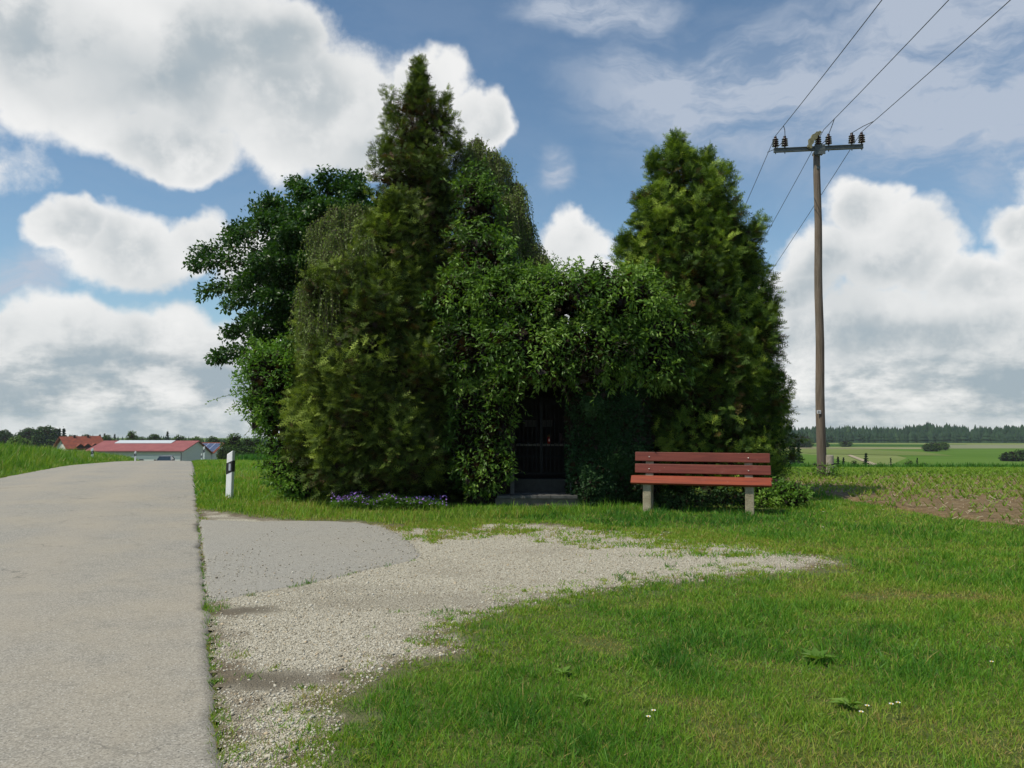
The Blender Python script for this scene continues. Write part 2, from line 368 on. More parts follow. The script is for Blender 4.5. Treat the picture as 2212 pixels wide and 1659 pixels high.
# road
ss = axis([(-16,0,.4),(0,14,0.08),(14,40,0.4),(40,120,1.5),(120,190,4)]); tv_ = np.array([-0.03,0.0,0.06,0.5,1.1,1.7,2.25,2.8,3.4,4.0,4.44,4.5,4.55])
Sg, Tg = np.meshgrid(ss, tv_, indexing='ij')
jit = ((vn(np.stack([Sg*3, Tg*0+5, Tg*0], -1))-0.5)*0.07+(vn(np.stack([Sg*11, Tg*0+8, Tg*0], -1))-0.5)*0.05)*(np.minimum(Tg, RW-Tg) < 0.1)
RX = eR[0]+rd[0]*Sg+rn[0]*(Tg+jit); RY = eR[1]+rd[1]*Sg+rn[1]*(Tg+jit)
RZ = T(RX, RY)*1.0
tb = np.clip(Tg, 0, RW); RZ = T(eR[0]+rd[0]*Sg+rn[0]*tb, eR[1]+rd[1]*Sg+rn[1]*tb)+0.014+0.05*(1-((tb-2.25)/2.25)**2)
RZ = np.where((Tg < 0) | (Tg > RW), RZ-0.04, RZ)
strip_grid('road', np.stack([RX, RY, RZ], -1)[:, ::-1], M_road, 'narrow grey country lane of worn asphalt running over a crest', 0, ('tt', Tg[:, ::-1]))
# gravel lay-by and old asphalt patch
def sheet(name, pl, mat, label, z, cell, grow, ys_=None):
    x0, y0 = pl.min(0)-grow-cell; x1, y1 = pl.max(0)+grow+cell
    gx = np.arange(x0, x1, cell); gy = np.arange(y0, y1, cell); A, B = np.meshgrid(gx, gy)
    P = np.stack([A.ravel(), B.ravel()], 1); d = sdist(P, pl)
    n = (vn(np.c_[P*2.3, P[:, :1]*0])-0.5)*0.25+(vn(np.c_[P*9, P[:, :1]*0])-0.5)*0.10
    keep = (d+n*(1 if grow > 0.1 else 0.35) > -grow) & (road_t(P[:, 0], P[:, 1]) < 0.0)
    K = keep.reshape(A.shape); q = K[:-1,:-1] & K[:-1,1:] & K[1:,1:] & K[1:,:-1]
    idx = np.arange(A.size).reshape(A.shape)
    Qd = np.stack([idx[:-1,:-1], idx[:-1,1:], idx[1:,1:], idx[1:,:-1]], -1)[q]
    used = np.unique(Qd); mp_ = -np.ones(A.size, int); mp_[used] = np.arange(len(used))
    V = np.c_[P[used], T(P[used, 0], P[used, 1])+z-0.03*(1-sstep((d+n*(1 if grow > 0.1 else 0.35))[used]+grow, 0.0 if grow < .1 else 0.04, 0.04 if grow < .1 else 0.2))]
    return tagk(mesh_np(name, V, mp_[Qd], mat, edge=d[used]), label, kind='structure')
sheet('gravel_path', P_GRAV, M_gravel, 'pale gravel lay-by curving from the lane towards the bench', 0.006, 0.06, 0.42)
sheet('asphalt_apron', P_PATCH, M_patch, 'old grey asphalt apron joining the lane', 0.010, 0.03, 0.02)
# maize field soil
gx = np.arange(3, 40, 0.12); gy = np.arange(8, 37, 0.12); A, B = np.meshgrid(gx, gy)
fd = field_d(A, B)+(vn(np.stack([A*1.5, B*1.5, A*0], -1))-0.5)*0.8; K = fd > 0; q = K[:-1,:-1] & K[:-1,1:] & K[1:,1:] & K[1:,:-1]
idx = np.arange(A.size).reshape(A.shape); Qd = np.stack([idx[:-1,:-1], idx[:-1,1:], idx[1:,1:], idx[1:,:-1]], -1)[q]
E_ = K.copy(); E_[1:] &= K[:-1]; E_[:-1] &= K[1:]; E2 = E_.copy(); E2[:, 1:] &= E_[:, :-1]; E2[:, :-1] &= E_[:, 1:]
tagk(mesh_np('field_ground', np.stack([A, B, T(A, B)-0.03+0.035*sstep(fd, .25, .6)*E2+0.03*E2*(vn(np.stack([A*9, B*9, A*0], -1))-.3)+np.clip(fd-.5, 0, .6)*0.03+0.05*np.clip(fd-.5, 0, .6)*vn(np.stack([A*4, B*4, A*0], -1))], -1).reshape(-1, 3), Qd, M_soil), 'bare brown soil of the maize field behind the lawn', kind='structure')
# soil strip of the field on the other side, between chapel trees and lane
def band(name, pts, mat, label, z):
    V = [(x, y, float(T(x, y))+z) for x, y in pts]; return tagk(mesh_py(name, V, [list(range(len(V)))], mat), label, kind='structure')
# far fields across the valley
def f_field(c1, c2, sc):
    def f(t, p):
        P = pos(t); n = t.noise(t.vm('MULTIPLY', P, (0.25, 1, 1)), sc, 6, 0.6)
        t.put(p.inputs['Base Color'], t.mix(t.mr(n, 0.35, 0.65), c1, c2)); p.inputs['Roughness'].default_value = 1.0
        p.inputs['Specular IOR Level'].default_value = 0.0
    return f
FM = {k: material('crop_'+k, f_field(*v)) for k, v in dict(
    bright=((0.075,0.145,0.022),(0.095,0.170,0.030),0.05), pale=((0.150,0.190,0.060),(0.180,0.215,0.075),0.06),
    dark=((0.030,0.085,0.018),(0.045,0.105,0.024),0.08), tan=((0.24,0.22,0.13),(0.29,0.27,0.17),0.05),
    olive=((0.125,0.165,0.048),(0.15,0.185,0.058),0.05), grey=((0.17,0.19,0.11),(0.21,0.22,0.14),0.12), track=((0.30,0.26,0.18),(0.36,0.31,0.22),0.3)).items()}
def far_ground(px, py):                 # the point of the valley slope seen there
    r = ray(px, py); k = 1.0
    a, b = 215.0, 900.0
    for _ in range(60):
        m_ = (a+b)/2; q_ = r*m_/r[1]
        if CAMH+q_[2] > float(T(q_[0], q_[1])): a = m_
        else: b = m_
    q_ = r*a/r[1]; return np.array([q_[0], q_[1]])
def field(name, pp, key, label, lift):
    P = [far_ground(*p) for p in pp]
    # cut in rows so the sheet follows the slope
    band(name, P, FM[key], label, lift)
field('meadow', [(1640,1016),(2420,1016),(2420,958),(1640,957)], 'pale', 'pale green meadows across the valley', 0.15)
field('crop_field', [(1900,1016),(2600,1018),(2600,964),(2212,968),(1990,970),(1880,972),(1960,990)], 'bright', 'bright green crop field across the valley', 0.25)
field('crop_field', [(1700,960),(2090,961),(2060,966),(1700,965)], 'dark', 'dark green strip of crop below the far forest', 0.25)
field('stubble_field', [(2020,962),(2420,961),(2420,969),(2000,970)], 'grey', 'greyish field strip below the far forest', 0.3)
field('stubble_field', [(1700,968),(2010,968.5),(2040,971),(1700,970)], 'tan', 'thin straw coloured strip across the valley', 0.35)
field('crop_field', [(1700,974),(1880,973),(1990,977),(2060,986),(1900,984),(1750,981)], 'olive', 'olive green field across the valley', 0.32)
field('field_track', [(1830,985),(1838,984),(1895,1005),(1884,1007)], 'track', 'pale dirt track down the far slope', 0.4)
field('crop_field', [(1700,980),(1760,984),(1800,992),(1860,1007),(1700,1010)], 'bright', 'bright green scrubby slope beside the pole', 0.36)
# ------------------------------------------------------------ grass
def f_leafmat(stops, rough=0.5, trans=0.28, spec=0.3, tb=1.0, bump=False):
    def f(t, p):
        a = t.new('ShaderNodeAttribute', attribute_name='tint').outputs['Fac']
        c = t.ramp(a, stops); t.put(p.inputs['Base Color'], c)
        p.inputs['Roughness'].default_value = rough; p.inputs['Specular IOR Level'].default_value = spec
        tr = t.new('ShaderNodeBsdfTranslucent'); t.put(tr.inputs[0], t.mix(1.0, c, (1.25*tb, 1.35*tb, 0.5*tb), 'MULTIPLY'))
        mx = t.new('ShaderNodeMixShader'); mx.inputs[0].default_value = trans
        t.l.new(p.outputs[0], mx.inputs[1]); t.l.new(tr.outputs[0], mx.inputs[2])
        t.l.new(mx.outputs[0], t.n['Material Output'].inputs[0])
    return f
M_grass = material('grass_blades', f_leafmat([(0.0,(0.34,0.25,0.10)),(0.12,(0.34,0.33,0.08)),(0.25,(0.27,0.36,0.045)),(0.5,(0.165,0.320,0.026)),(0.75,(0.095,0.250,0.024)),(1.0,(0.045,0.150,0.018))], 0.5, 0.38, 0.25))
BL_V = [(-0.5,0,0),(0.5,0,0),(-0.38,0.10,0.55),(0.38,0.10,0.55),(0,0.38,1.0)]; BL_T = [(0,1,3),(0,3,2),(2,3,4)]
def blades(P, h, w, tint, lean=0.6):
    n = len(P); a = rng.random(n)*2*np.pi; R = np.zeros((n, 3, 3))
    ln = rng.normal(0, lean, (n, 2)); up = np.c_[ln, np.ones(n)]; up /= np.linalg.norm(up, axis=1, keepdims=True)
    x = np.c_[np.cos(a), np.sin(a), np.zeros(n)]; y = np.cross(up, x); y /= np.linalg.norm(y, axis=1, keepdims=True); x = np.cross(y, up)
    R[:, :, 0] = x; R[:, :, 1] = y; R[:, :, 2] = up
    b = rng.uniform(0.3, 1.6, n)
    return instances(BL_V, BL_T, P, R, np.c_[w, h*b, h], tint)
CH = (-1.35, 3.0, 13.0, 17.5)            # the planted block round the chapel (no lawn inside)
def lawn(d0, d1, dens, h0, w0, tall=False):
    wl = 0.80; area = (d1-d0)*((d0+d1)*wl+5); n = int(area*dens)
    y = rng.uniform(d0, d1, n); x = rng.uniform(-1, 1, n)*(y*wl+2.5)
    # sample evenly: accept by width
    P = np.c_[x, y]; k = (y*wl+2.5)/(d1*wl+2.5) > rng.random(n); P = P[k]
    x, y = P[:, 0], P[:, 1]; q = np.c_[P, P[:, 0]*0]
    tt = road_t(x, y); g = sdist(P, P_GRAV); a = sdist(P, P_PATCH); fdn = field_d(x, y)
    n1 = vn(q, 0.8); n2 = vn(q, 3.1); n3 = vn(q+7, 9.0); n4 = vn(q+31, 0.35)
    e = g+(n2-0.5)*0.5+(n3-0.5)*0.35
    # the far rim of the gravel is thinly overgrown
    thin = sstep(y, 8.0, 8.8)*sstep(x, -2.4, -1.2)
    pr = 1-sstep(e, -0.18, 0.04)
    pr = np.maximum(pr*(1-0.5*thin*sstep(g, -0.9, 0.1)*(n3 < 0.55)), thin*(1-sstep(g, 0.3, 1.6))*sstep(n3+0.4*n2, 0.50, 0.75)*1.0)
    tuft = ((n3 > 0.66+0.16*np.clip(g, 0, 1)) & (g < 0.75) & (x > -1.0)) | ((np.hypot((x-gp(605,1620)[0])/0.17, (y-gp(605,1620)[1])/0.12) < 1.0+n3*0.5))
    tuft |= (np.abs(tt) < 0.09) & (n3 > 0.62) & (tt < 0)
    tuft |= (np.abs(a) < 0.035) & (n3 > 0.55) & (y < 8.2)
    pr = np.maximum(pr, tuft*0.9)
    pr = np.where(a > 0.03, 0, pr)
    bench = np.hypot((x-3.0)/1.3, (y-12.7)/0.38) < 1
    pr = np.where(bench, pr*0.25, pr)
    step_ = (np.abs(x-0.55) < 0.55) & (y > 12.75); pr = np.where(step_, pr*0.15, pr)
    pr = np.where(tt > 0, 0, pr) if not tall else np.where((tt > 0) & (tt < RW+0.05), 0, pr)
    pr = np.where(fdn+(n2-0.5)*2.2 > 0, pr*(0.10+0.35*(1-sstep(fdn, 0, 1.2))), pr); pr = np.where((fdn > -.8) & (fdn < .35) & (g < -.3), np.maximum(pr, .75), pr)
    ch = (x > CH[0]) & (x < CH[1]) & (y > CH[2]+0.2) & (y < CH[3]); pr = np.where(ch, 0, pr)
    bald = (n1 < 0.24) & (g < 0) ; pr = np.where(bald, pr*0.85, pr)
    k = rng.random(len(P)) < pr; P = P[k]; x, y, g, n1, n2, n3, n4, thin, tuft, tt, fdn = (v[k] for v in (x, y, g, n1, n2, n3, n4, thin, tuft, tt, fdn)); m_ = len(P)
    short = sstep(g, -0.9, 0.2)*thin
    h = h0*(0.45+1.1*n2*n2+0.5*rng.random(m_))*(1-0.45*short)*(0.75+0.5*n1)*np.where(fdn > 0, 0.8, 1)
    h = np.where(tuft, h*0.6, h)
    w = w0*rng.uniform(0.6, 1.3, m_)*(1+.5*short)
    tint = 0.30+0.56*n1+0.45*(n4-0.5)+0.50*(n2-0.5)+rng.normal(0, 0.16, m_)-0.30*short-0.10*(n1 < 0.24)-0.06*sstep(x, 5, 8)-0.10*sstep(y, 7.5, 10)
    tint = np.where(rng.random(m_) < 0.07, rng.uniform(0, 0.15, m_), tint); long_ = rng.random(m_) < 0.03; h = np.where(long_, h*1.9, h)
    for (px_, py_, rx_, ry_) in ((1300,1405,.32,.16),(1265,1385,.2,.1),(1820,1228,.6,.25),(1330,1340,.25,.1),(1620,1440,.3,.1),(1500,1520,.25,.1),(1950,1290,.5,.2),(1560,1340,.4,.12)):
        g_ = gp(px_, py_); dd_ = np.hypot((x-g_[0])/rx_, (y-g_[1])/ry_)+(n2-.5); tint = np.where(dd_ < 1, tint-.35*(1-np.clip(dd_, 0, 1))-.08*rng.random(m_), tint); h = h*np.where(dd_ < .8, .6, 1)
    z = T(x, y, True)+0.0
    return blades(np.c_[P, z-0.003], h, w, np.clip(tint, 0, 1))
GR = merge([lawn(2.6, 4.6, 9000, 0.052, 0.0042), lawn(4.6, 7.0, 5600, 0.054, 0.0056), lawn(7.0, 10.0, 2800, 0.060, 0.0075), lawn(10.0, 14.5, 1500, 0.062, 0.010), lawn(14.5, 20, 420, 0.12, 0.018)])
def clumps(n, d0, d1, x0, x1, g0, g1, power, r0, h0, w0, tint0):
    y = rng.uniform(d0, d1, n); x = rng.uniform(x0, x1, n); P = np.c_[x, y]; g = sdist(P, P_GRAV); q = np.c_[P, x*0]
    pr = np.clip(1-(g-g0)/(g1-g0), 0, 1)**power*(g > g0-.25)*sstep(vn(q, 1.7)+.5*vn(q, 6), .45, .95)*(sdist(P, P_PATCH) < 0)*(road_t(x, y) < -.05)*(field_d(x, y) < 0)
    P = P[rng.random(n) < pr]; k = 22; m_ = len(P)*k; R_ = np.repeat(r0*rng.uniform(.4, 1.5, len(P)), k)
    B = np.repeat(P, k, 0)+rng.normal(size=(m_, 2))*np.c_[R_, R_*.8]; tn = np.clip(np.repeat(rng.normal(tint0, .12, len(P)), k)+rng.normal(0, .1, m_), 0, 1)
    return blades(np.c_[B, np.full(m_, 0.004)], h0*rng.uniform(.5, 1.3, m_), w0*rng.uniform(.6, 1.3, m_), tn, 0.75)
GR = merge([GR, clumps(9000, 8.3, 11.2, -1.6, 5.4, 0.0, 1.5, 1.3, .045, .045, .010, .30), clumps(2600, 4.0, 8.6, -1.5, 4.5, 0.0, .75, 1.6, .035, .040, .007, .34), clumps(700, 3.0, 5.0, -1.6, .5, 0.0, .5, 1.2, .035, .040, .005, .36)])
tagk(mesh_np('lawn_grass', GR[0], GR[1], M_grass, tint=GR[2]), 'green lawn grass in front of the chapel trees', kind='stuff')
print('lawn tris', len(GR[1]))
# verge between lane and trees, tall meadow bank on the other side of the lane
def verge(n, s0, s1, t0, t1, h, w, dark=0.0, power=1.0):
    s = s0+(s1-s0)*rng.random(n)**power; q = rng.uniform(t0, t1, n)
    x = eR[0]+rd[0]*s+rn[0]*q; y = eR[1]+rd[1]*s+rn[1]*q; P3 = np.c_[x, y, x*0]
    n1 = vn(P3, 0.7); n2 = vn(P3, 2.5)
    k = (~((x > CH[0]-1.5) & (y > CH[2]-0.3) & (y < CH[3]+1))) & (y > 9.0)
    k &= ~((sdist(np.c_[x, y], P_GRAV) > -0.1))
    x, y, n1, n2, s_, q = x[k], y[k], n1[k], n2[k], s[k], q[k]; m_ = len(x)
    hh = h*(0.5+0.9*n2)*rng.uniform(0.6, 1.25, m_)*np.minimum(1, 0.35+np.minimum(abs(q-(t0 if abs(t0) < abs(t1) else t1)), 1.0))
    ww = w*(0.5+s_/22.0)*rng.uniform(0.7, 1.4, m_)
    tint = 0.26+0.42*n1+dark+rng.normal(0, 0.13, m_)
    tint = np.where(rng.random(m_) < 0.06, rng.uniform(0.0, 0.2, m_), tint)
    return blades(np.c_[x, y, T(x, y, True)-0.01], hh, ww, np.clip(tint, 0, 1), 0.28)
VG = merge([verge(42000, 7, 75, -7.0, -0.06, 0.15, 0.010, 0.0, 1.6), verge(9000, 7, 80, -0.5, -0.04, 0.16, 0.011, -0.03, 1.3)])
tagk(mesh_np('verge_grass', VG[0], VG[1], M_grass, tint=VG[2]), 'bright green grass verge beside the lane', kind='stuff')
M_meadow = material('meadow_blades', f_leafmat([(0.0,(0.42,0.35,0.18)),(0.12,(0.34,0.34,0.09)),(0.3,(0.21,0.31,0.032)),(0.6,(0.125,0.260,0.020)),(1.0,(0.055,0.160,0.014))], 0.5, 0.38, 0.3))
BK = merge([verge(70000, 8, 95, RW+0.04, RW+6, 0.40, 0.012, 0.08, 1.5), verge(30000, 12, 90, RW+5, RW+16, 0.55, 0.016, 0.12, 1.3), verge(9000, 8, 95, RW+0.02, RW+0.5, 0.16, 0.012, 0.0, 1.4)])
tagk(mesh_np('meadow_grass', BK[0], BK[1], M_meadow, tint=BK[2]), 'tall flowering meadow grass on the bank left of the lane', kind='stuff')
# stones on the gravel
n = 130000; y = 3.0+7.5*rng.random(n)**2.0; x = rng.uniform(-3.2, 3.5, n); P = np.c_[x, y]
k = (sdist(P, P_GRAV) > -0.05) & (sdist(P, P_PATCH) < 0.03+1.3*rng.random(n)**8) & (road_t(x, y) < -0.03)
for (px_, py_, rx_, ry_) in ((545,1470,0.50,0.17),(490,1322,0.45,0.13),(900,1300,.5,.12),(620,1270,.9,.13)):
    g_ = gp(px_, py_); k &= (np.hypot((x-g_[0])/rx_, (y-g_[1])/ry_)+.6*(vn(np.c_[P, P[:, :1]*0], 5)-.5) > 1) | (rng.random(n) < .12)
P = P[k]; n = len(P)
sz = rng.gamma(2.5, 0.0011, n)+0.0021+(rng.random(n) < 0.015)*rng.uniform(0.003, 0.010, n)*(P[:, 1] < 5)
OV = [(1,0,0),(-1,0,0),(0,1,0),(0,-1,0),(0,0,1),(0,0,-1)]; OV = OV+[tuple(np.array(v)/3**.5*1.12) for v in ((1,1,1),(-1,1,1),(-1,-1,1),(1,-1,1))]
OT = [(4,6,7),(4,7,8),(4,8,9),(4,9,6),(0,2,6),(2,1,7),(1,3,8),(3,0,9),(2,7,6),(1,8,7),(3,9,8),(0,6,9),(2,0,5),(1,2,5),(3,1,5),(0,3,5)]
R = frames(rng.normal(size=(n, 3))*np.array([1, 1, 0.12]))
st = instances(OV, OT, np.c_[P, 0.006+sz*0.2+0.009*(sdist(P, P_PATCH) > 0)], R, np.c_[sz*rng.uniform(0.7, 1.2, n), sz*rng.uniform(0.9, 1.6, n), sz*rng.uniform(0.5, 0.8, n)], rng.random(n))
def f_stone(t, p):
    a = t.new('ShaderNodeAttribute', attribute_name='tint').outputs['Fac']
    t.put(p.inputs['Base Color'], t.ramp(a, [(0.0,(0.21,0.18,0.125)),(0.3,(0.38,0.345,0.26)),(0.6,(0.49,0.455,0.365)),(0.85,(0.58,0.555,0.47)),(1.0,(0.46,0.35,0.21))])); p.inputs['Roughness'].default_value = 0.8
tagk(mesh_np('gravel_stones', st[0], st[1], material('pebble', f_stone), smooth=True, tint=st[2]), 'loose pale pebbles lying over the gravel lay-by', kind='stuff')
# maize seedlings
n = 26000; y = 10+26*rng.random(n)**0.9; x = rng.uniform(3.2, 30, n)
row = np.round((x*0.25+y)/0.72)*0.72; y = np.where(rng.random(n) < 0.75, row-x*0.25+rng.normal(0, 0.05, n), y)
P3 = np.c_[x, y, x*0]; k = (field_d(x, y)+(vn(P3, 1.5)-.5)*1.2 > 0) & (x < y*0.8+1.5) & (rng.random(n) < 0.45+0.55*sstep(y, 11, 18)); x, y = x[k], y[k]; n = len(x)
parts = []
for i in range(6):
    a = rng.random(n)*6.28; hh = rng.uniform(0.05, 0.14, n); P = np.c_[x, y, T(x, y)+0.03]
    up = np.c_[np.cos(a)*rng.uniform(0.2, 0.7, n), np.sin(a)*0.5, np.ones(n)]
    Rr = frames(up, np.c_[-np.sin(a), np.cos(a), np.zeros(n)]); Rr = Rr[:, :, [0, 2, 1]]
    parts.append(instances(BL_V, BL_T, P, Rr, np.c_[np.full(n, 0.013)*(0.7+y/25), hh*1.2, hh], np.clip(rng.normal(0.35, 0.12, n)+0.1*(y > 20), 0, 1)))
MZ = merge(parts)
tagk(mesh_np('maize_seedlings', MZ[0], MZ[1], M_grass, tint=MZ[2]), 'rows of young maize seedlings on brown soil', kind='stuff')
# straw litter on the soil
n = 16000; y = rng.uniform(9.5, 30, n); x = rng.uniform(3.5, 26, n); k = (field_d(x, y) > -0.3) & (x < y*.8+1); x, y = x[k], y[k]; n = len(x)
a = rng.random(n)*6.28; Rr = frames(np.c_[np.cos(a), np.sin(a), rng.normal(0, .15, n)], np.tile((0, 0, 1.0), (n, 1)))
li = instances([(-.5,0,0),(.5,0,0),(.5,1,0),(-.5,1,0)], [(0,1,2),(0,2,3)], np.c_[x, y, T(x, y)+0.065], Rr, np.c_[rng.uniform(.008,.02,n), rng.uniform(.05,.16,n), np.ones(n)], rng.uniform(0, .1, n))
tagk(mesh_np('straw_litter', li[0], li[1], material('straw', f_leafmat([(0,(0.34,0.27,0.17)),(0.1,(0.44,0.38,0.27))], .8, .1, .1)), tint=li[2]), 'dry straw bits on the brown field soil', kind='stuff')
# dense dark crop standing at the far edge of the maize field, and behind the left verge
def cropstrip(x0, x1, y0, y1, n, h, lab):
    x = rng.uniform(x0, x1, n); y = rng.uniform(y0, y1, n)
    b = blades(np.c_[x, y, T(x, y)], h*rng.uniform(.7, 1.1, n), np.full(n, 0.05), np.clip(rng.normal(0.93, .07, n), 0, 1), .25)
    tagk(mesh_np('grain_crop', b[0], b[1], M_grass, tint=b[2]), lab, kind='stuff')
cropstrip(8, 34, 35.5, 39, 9000, 0.42, 'dark green grain crop along the far edge of the maize field')
cropstrip(-17.5, -9, 48, 54, 5000, 0.55, 'dark green grain crop behind the verge left of the trees')
# ------------------------------------------------------------ foliage
LEAF_V = [(0,0,0),(0.5,0.42,0.10),(-0.5,0.42,0.10),(0,1.0,-0.08),(0,0.45,0.0)]; LEAF_T = [(0,1,4),(0,4,2),(1,3,4),(4,3,2)]
def spray_template(k=4):
    V = []; Tn = []
    def tri(a, b, c): V.extend([a, b, c]); i = len(V); Tn.append((i-3, i-2, i-1))
    tri((-0.04, 0, 0), (0.04, 0, 0), (0, 1.0, 0.05))
    for i in range(k):
        y = 0.12+0.20*i; L = 0.50*(1-0.17*i)
        for s in (-1, 1):
            tri((0, y-0.05, 0), (0, y+0.06, 0), (s*L*0.85, y+L*0.62, 0.08*((i % 2)-0.5)))
            if i < 3: tri((s*L*0.30, y+L*0.20, 0), (s*L*0.42, y+L*0.34, 0), (s*L*1.0, y+L*0.18, 0.04))
    return V, Tn
SPV, SPT = spray_template()
def unit(v): return v/np.maximum(np.linalg.norm(v, axis=-1, keepdims=True), 1e-9)
def cluster(P, D, L, R, per, leaf, size, tint, spread=0.8, droop=0.0, tv=None, tt=None, aspect=1.0, tj=0.1, facing=None):
    """per leaves in a flame-shaped tuft of length L and radius R round each P, pointing along D"""
    n = len(P); m_ = n*per; Pi = np.repeat(P, per, 0); Di = np.repeat(unit(D), per, 0)
    Li = np.repeat(np.broadcast_to(L, (n,)), per); Ri = np.repeat(np.broadcast_to(R, (n,)), per)
    u = rng.random(m_); rr = Ri*np.sin(np.pi*np.clip(u*0.85+0.12, 0, 1))**0.8*rng.random(m_)**0.5
    q = unit(rng.normal(size=(m_, 3))); q = unit(q-Di*np.sum(q*Di, 1, keepdims=True))
    pos_ = Pi+Di*(u*Li)[:, None]+q*rr[:, None]
    ax = unit(Di*(1-spread*0.5)+q*spread+rng.normal(size=(m_, 3))*0.25); ax[:, 2] -= droop; ax = unit(ax)
    roll = unit(rng.normal(size=(m_, 3))*0.7+np.array([0, 0, 0.9])) if facing is None else unit(rng.normal(size=(m_, 3))*0.6+facing)
    z = unit(roll-ax*np.sum(roll*ax, 1, keepdims=True)); x = np.cross(ax, z); Rm = np.stack([x, ax, z], 2)
    s = size*rng.uniform(0.65, 1.35, m_)
    return instances(tv, tt, pos_, Rm, np.c_[s*aspect, s, s], np.clip(np.repeat(tint, per)+rng.normal(0, tj, m_)+np.where(np.repeat(tint, per) > .17, (u-.5)*.28, 0), 0, 1))
def prof_points(levels, d, n, nz=0.22, seed=0.0, squash=1.0):
    """levels: (py, px centre, half width px). points on a lumpy body of revolution, with outward normals"""
    lv = sorted([(at(c, py, d)[2], at(c, py, d)[0], hw/F*d) for py, c, hw in levels])
    zs = np.array([l[0] for l in lv]); cs = np.array([l[1] for l in lv]); rs = np.array([l[2] for l in lv])
    zz = np.linspace(zs[0], zs[-1], 200); w = np.interp(zz, zs, rs)+0.04; cdf = np.cumsum(w); cdf /= cdf[-1]
    z = np.interp(rng.random(n), cdf, zz); a = rng.random(n)*2*np.pi
    r0 = np.interp(z, zs, rs); c = np.interp(z, zs, cs)
    q = np.c_[np.cos(a)*r0*1.3+seed, np.sin(a)*r0*1.3, z*1.0]
    lump = (vn(q, 1.3)-0.5)*2*nz+(vn(q+9, 3.2)-0.5)*1.2*nz
    r = r0*(0.97+lump*np.minimum(1, 0.9/(r0+0.2)))
    slope = (np.interp(z+0.15, zs, rs)-np.interp(z-0.15, zs, rs))/0.3
    N = unit(np.c_[np.cos(a), np.sin(a), -slope])
    return np.c_[c+np.cos(a)*r, d+np.sin(a)*r*squash, z], N, r0
def lobe_points(lobes, n, nz=0.25, thr=0.82):
    """lobes: (px, py, d, rx px, rz px, ry m)"""
    C = np.array([at(l[0], l[1], l[2]) for l in lobes]); Rr = np.array([(l[3]/F*l[2], l[5], l[4]/F*l[2]) for l in lobes])
    ar = np.array([(r[0]*r[1]+r[1]*r[2]+r[0]*r[2]) for r in Rr]); k = rng.choice(len(lobes), n, p=ar/ar.sum())
    q = unit(rng.normal(size=(n, 3))); s = 1+(vn(q*1.6+C[k], 1.5)-0.5)*2*nz+(vn(q*1.6+C[k]+5, 4)-0.5)*nz*0.8
    P = C[k]+q*Rr[k]*s[:, None]; N = unit(q/Rr[k]); ok = P[:, 2] > 0.03
    for i in range(len(lobes)):
        ok &= ~((np.linalg.norm((P-C[i])/Rr[i], axis=1) < thr) & (k != i))
    return P[ok], N[ok]
def fill(P, N, n, depth, size, tint=0.02):  # added light blocker; the shade of the crown gaps is in its tint
    """dead inner leaves, oversized and near-black, added to block light and darken crown gaps"""
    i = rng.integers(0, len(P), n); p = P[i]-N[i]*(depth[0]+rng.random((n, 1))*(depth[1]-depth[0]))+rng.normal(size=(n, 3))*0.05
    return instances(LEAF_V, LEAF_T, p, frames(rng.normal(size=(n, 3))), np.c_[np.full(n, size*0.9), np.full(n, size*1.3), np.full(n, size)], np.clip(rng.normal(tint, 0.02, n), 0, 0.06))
M_bark = material('bark', lambda t, p: (t.put(p.inputs['Base Color'], t.ramp(t.noise(t.vm('MULTIPLY', ocoord(t), (30,30,5)), 1, 6, 0.6), [(0.3,(0.05,0.035,0.022)),(0.7,(0.15,0.115,0.08))])), t.put(p.inputs['Roughness'], 0.9), t.put(p.inputs['Normal'], t.bump(t.noise(t.vm('MULTIPLY', ocoord(t), (30,30,5)), 1, 6, 0.6), 0.6, 0.02)))[0])
BR = [(0.0,(0.020,0.012,0.007)),(0.06,(0.030,0.018,0.009))]  # near-black stops for the inner fill, crown-gap shade put into the colour
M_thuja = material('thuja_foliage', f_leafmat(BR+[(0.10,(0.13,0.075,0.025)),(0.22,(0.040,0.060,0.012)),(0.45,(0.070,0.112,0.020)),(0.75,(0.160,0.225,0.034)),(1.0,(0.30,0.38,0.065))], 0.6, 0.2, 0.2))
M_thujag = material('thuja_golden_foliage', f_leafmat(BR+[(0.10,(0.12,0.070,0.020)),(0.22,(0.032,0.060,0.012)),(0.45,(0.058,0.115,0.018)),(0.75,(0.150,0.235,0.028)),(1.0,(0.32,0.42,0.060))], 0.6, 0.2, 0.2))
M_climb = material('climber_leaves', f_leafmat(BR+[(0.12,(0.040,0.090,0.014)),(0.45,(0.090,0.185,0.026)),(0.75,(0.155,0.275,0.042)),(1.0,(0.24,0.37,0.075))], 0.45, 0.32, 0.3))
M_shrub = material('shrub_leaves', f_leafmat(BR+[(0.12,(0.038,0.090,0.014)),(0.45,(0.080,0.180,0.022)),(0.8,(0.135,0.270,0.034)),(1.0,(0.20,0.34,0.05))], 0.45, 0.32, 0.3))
M_beech = material('beech_leaves', f_leafmat(BR+[(0.12,(0.014,0.044,0.009)),(0.5,(0.030,0.085,0.013)),(1.0,(0.075,0.155,0.030))], 0.42, 0.3, 0.35))
M_birch = material('birch_leaves', f_leafmat(BR+[(0.12,(0.085,0.120,0.030)),(0.5,(0.165,0.235,0.055)),(1.0,(0.27,0.35,0.09))], 0.5, 0.32, 0.3))
M_ivy = material('ivy_leaves', f_leafmat(BR+[(0.12,(0.016,0.042,0.012)),(0.6,(0.030,0.076,0.022)),(1.0,(0.060,0.125,0.042))], 0.6, 0.15, 0.2))
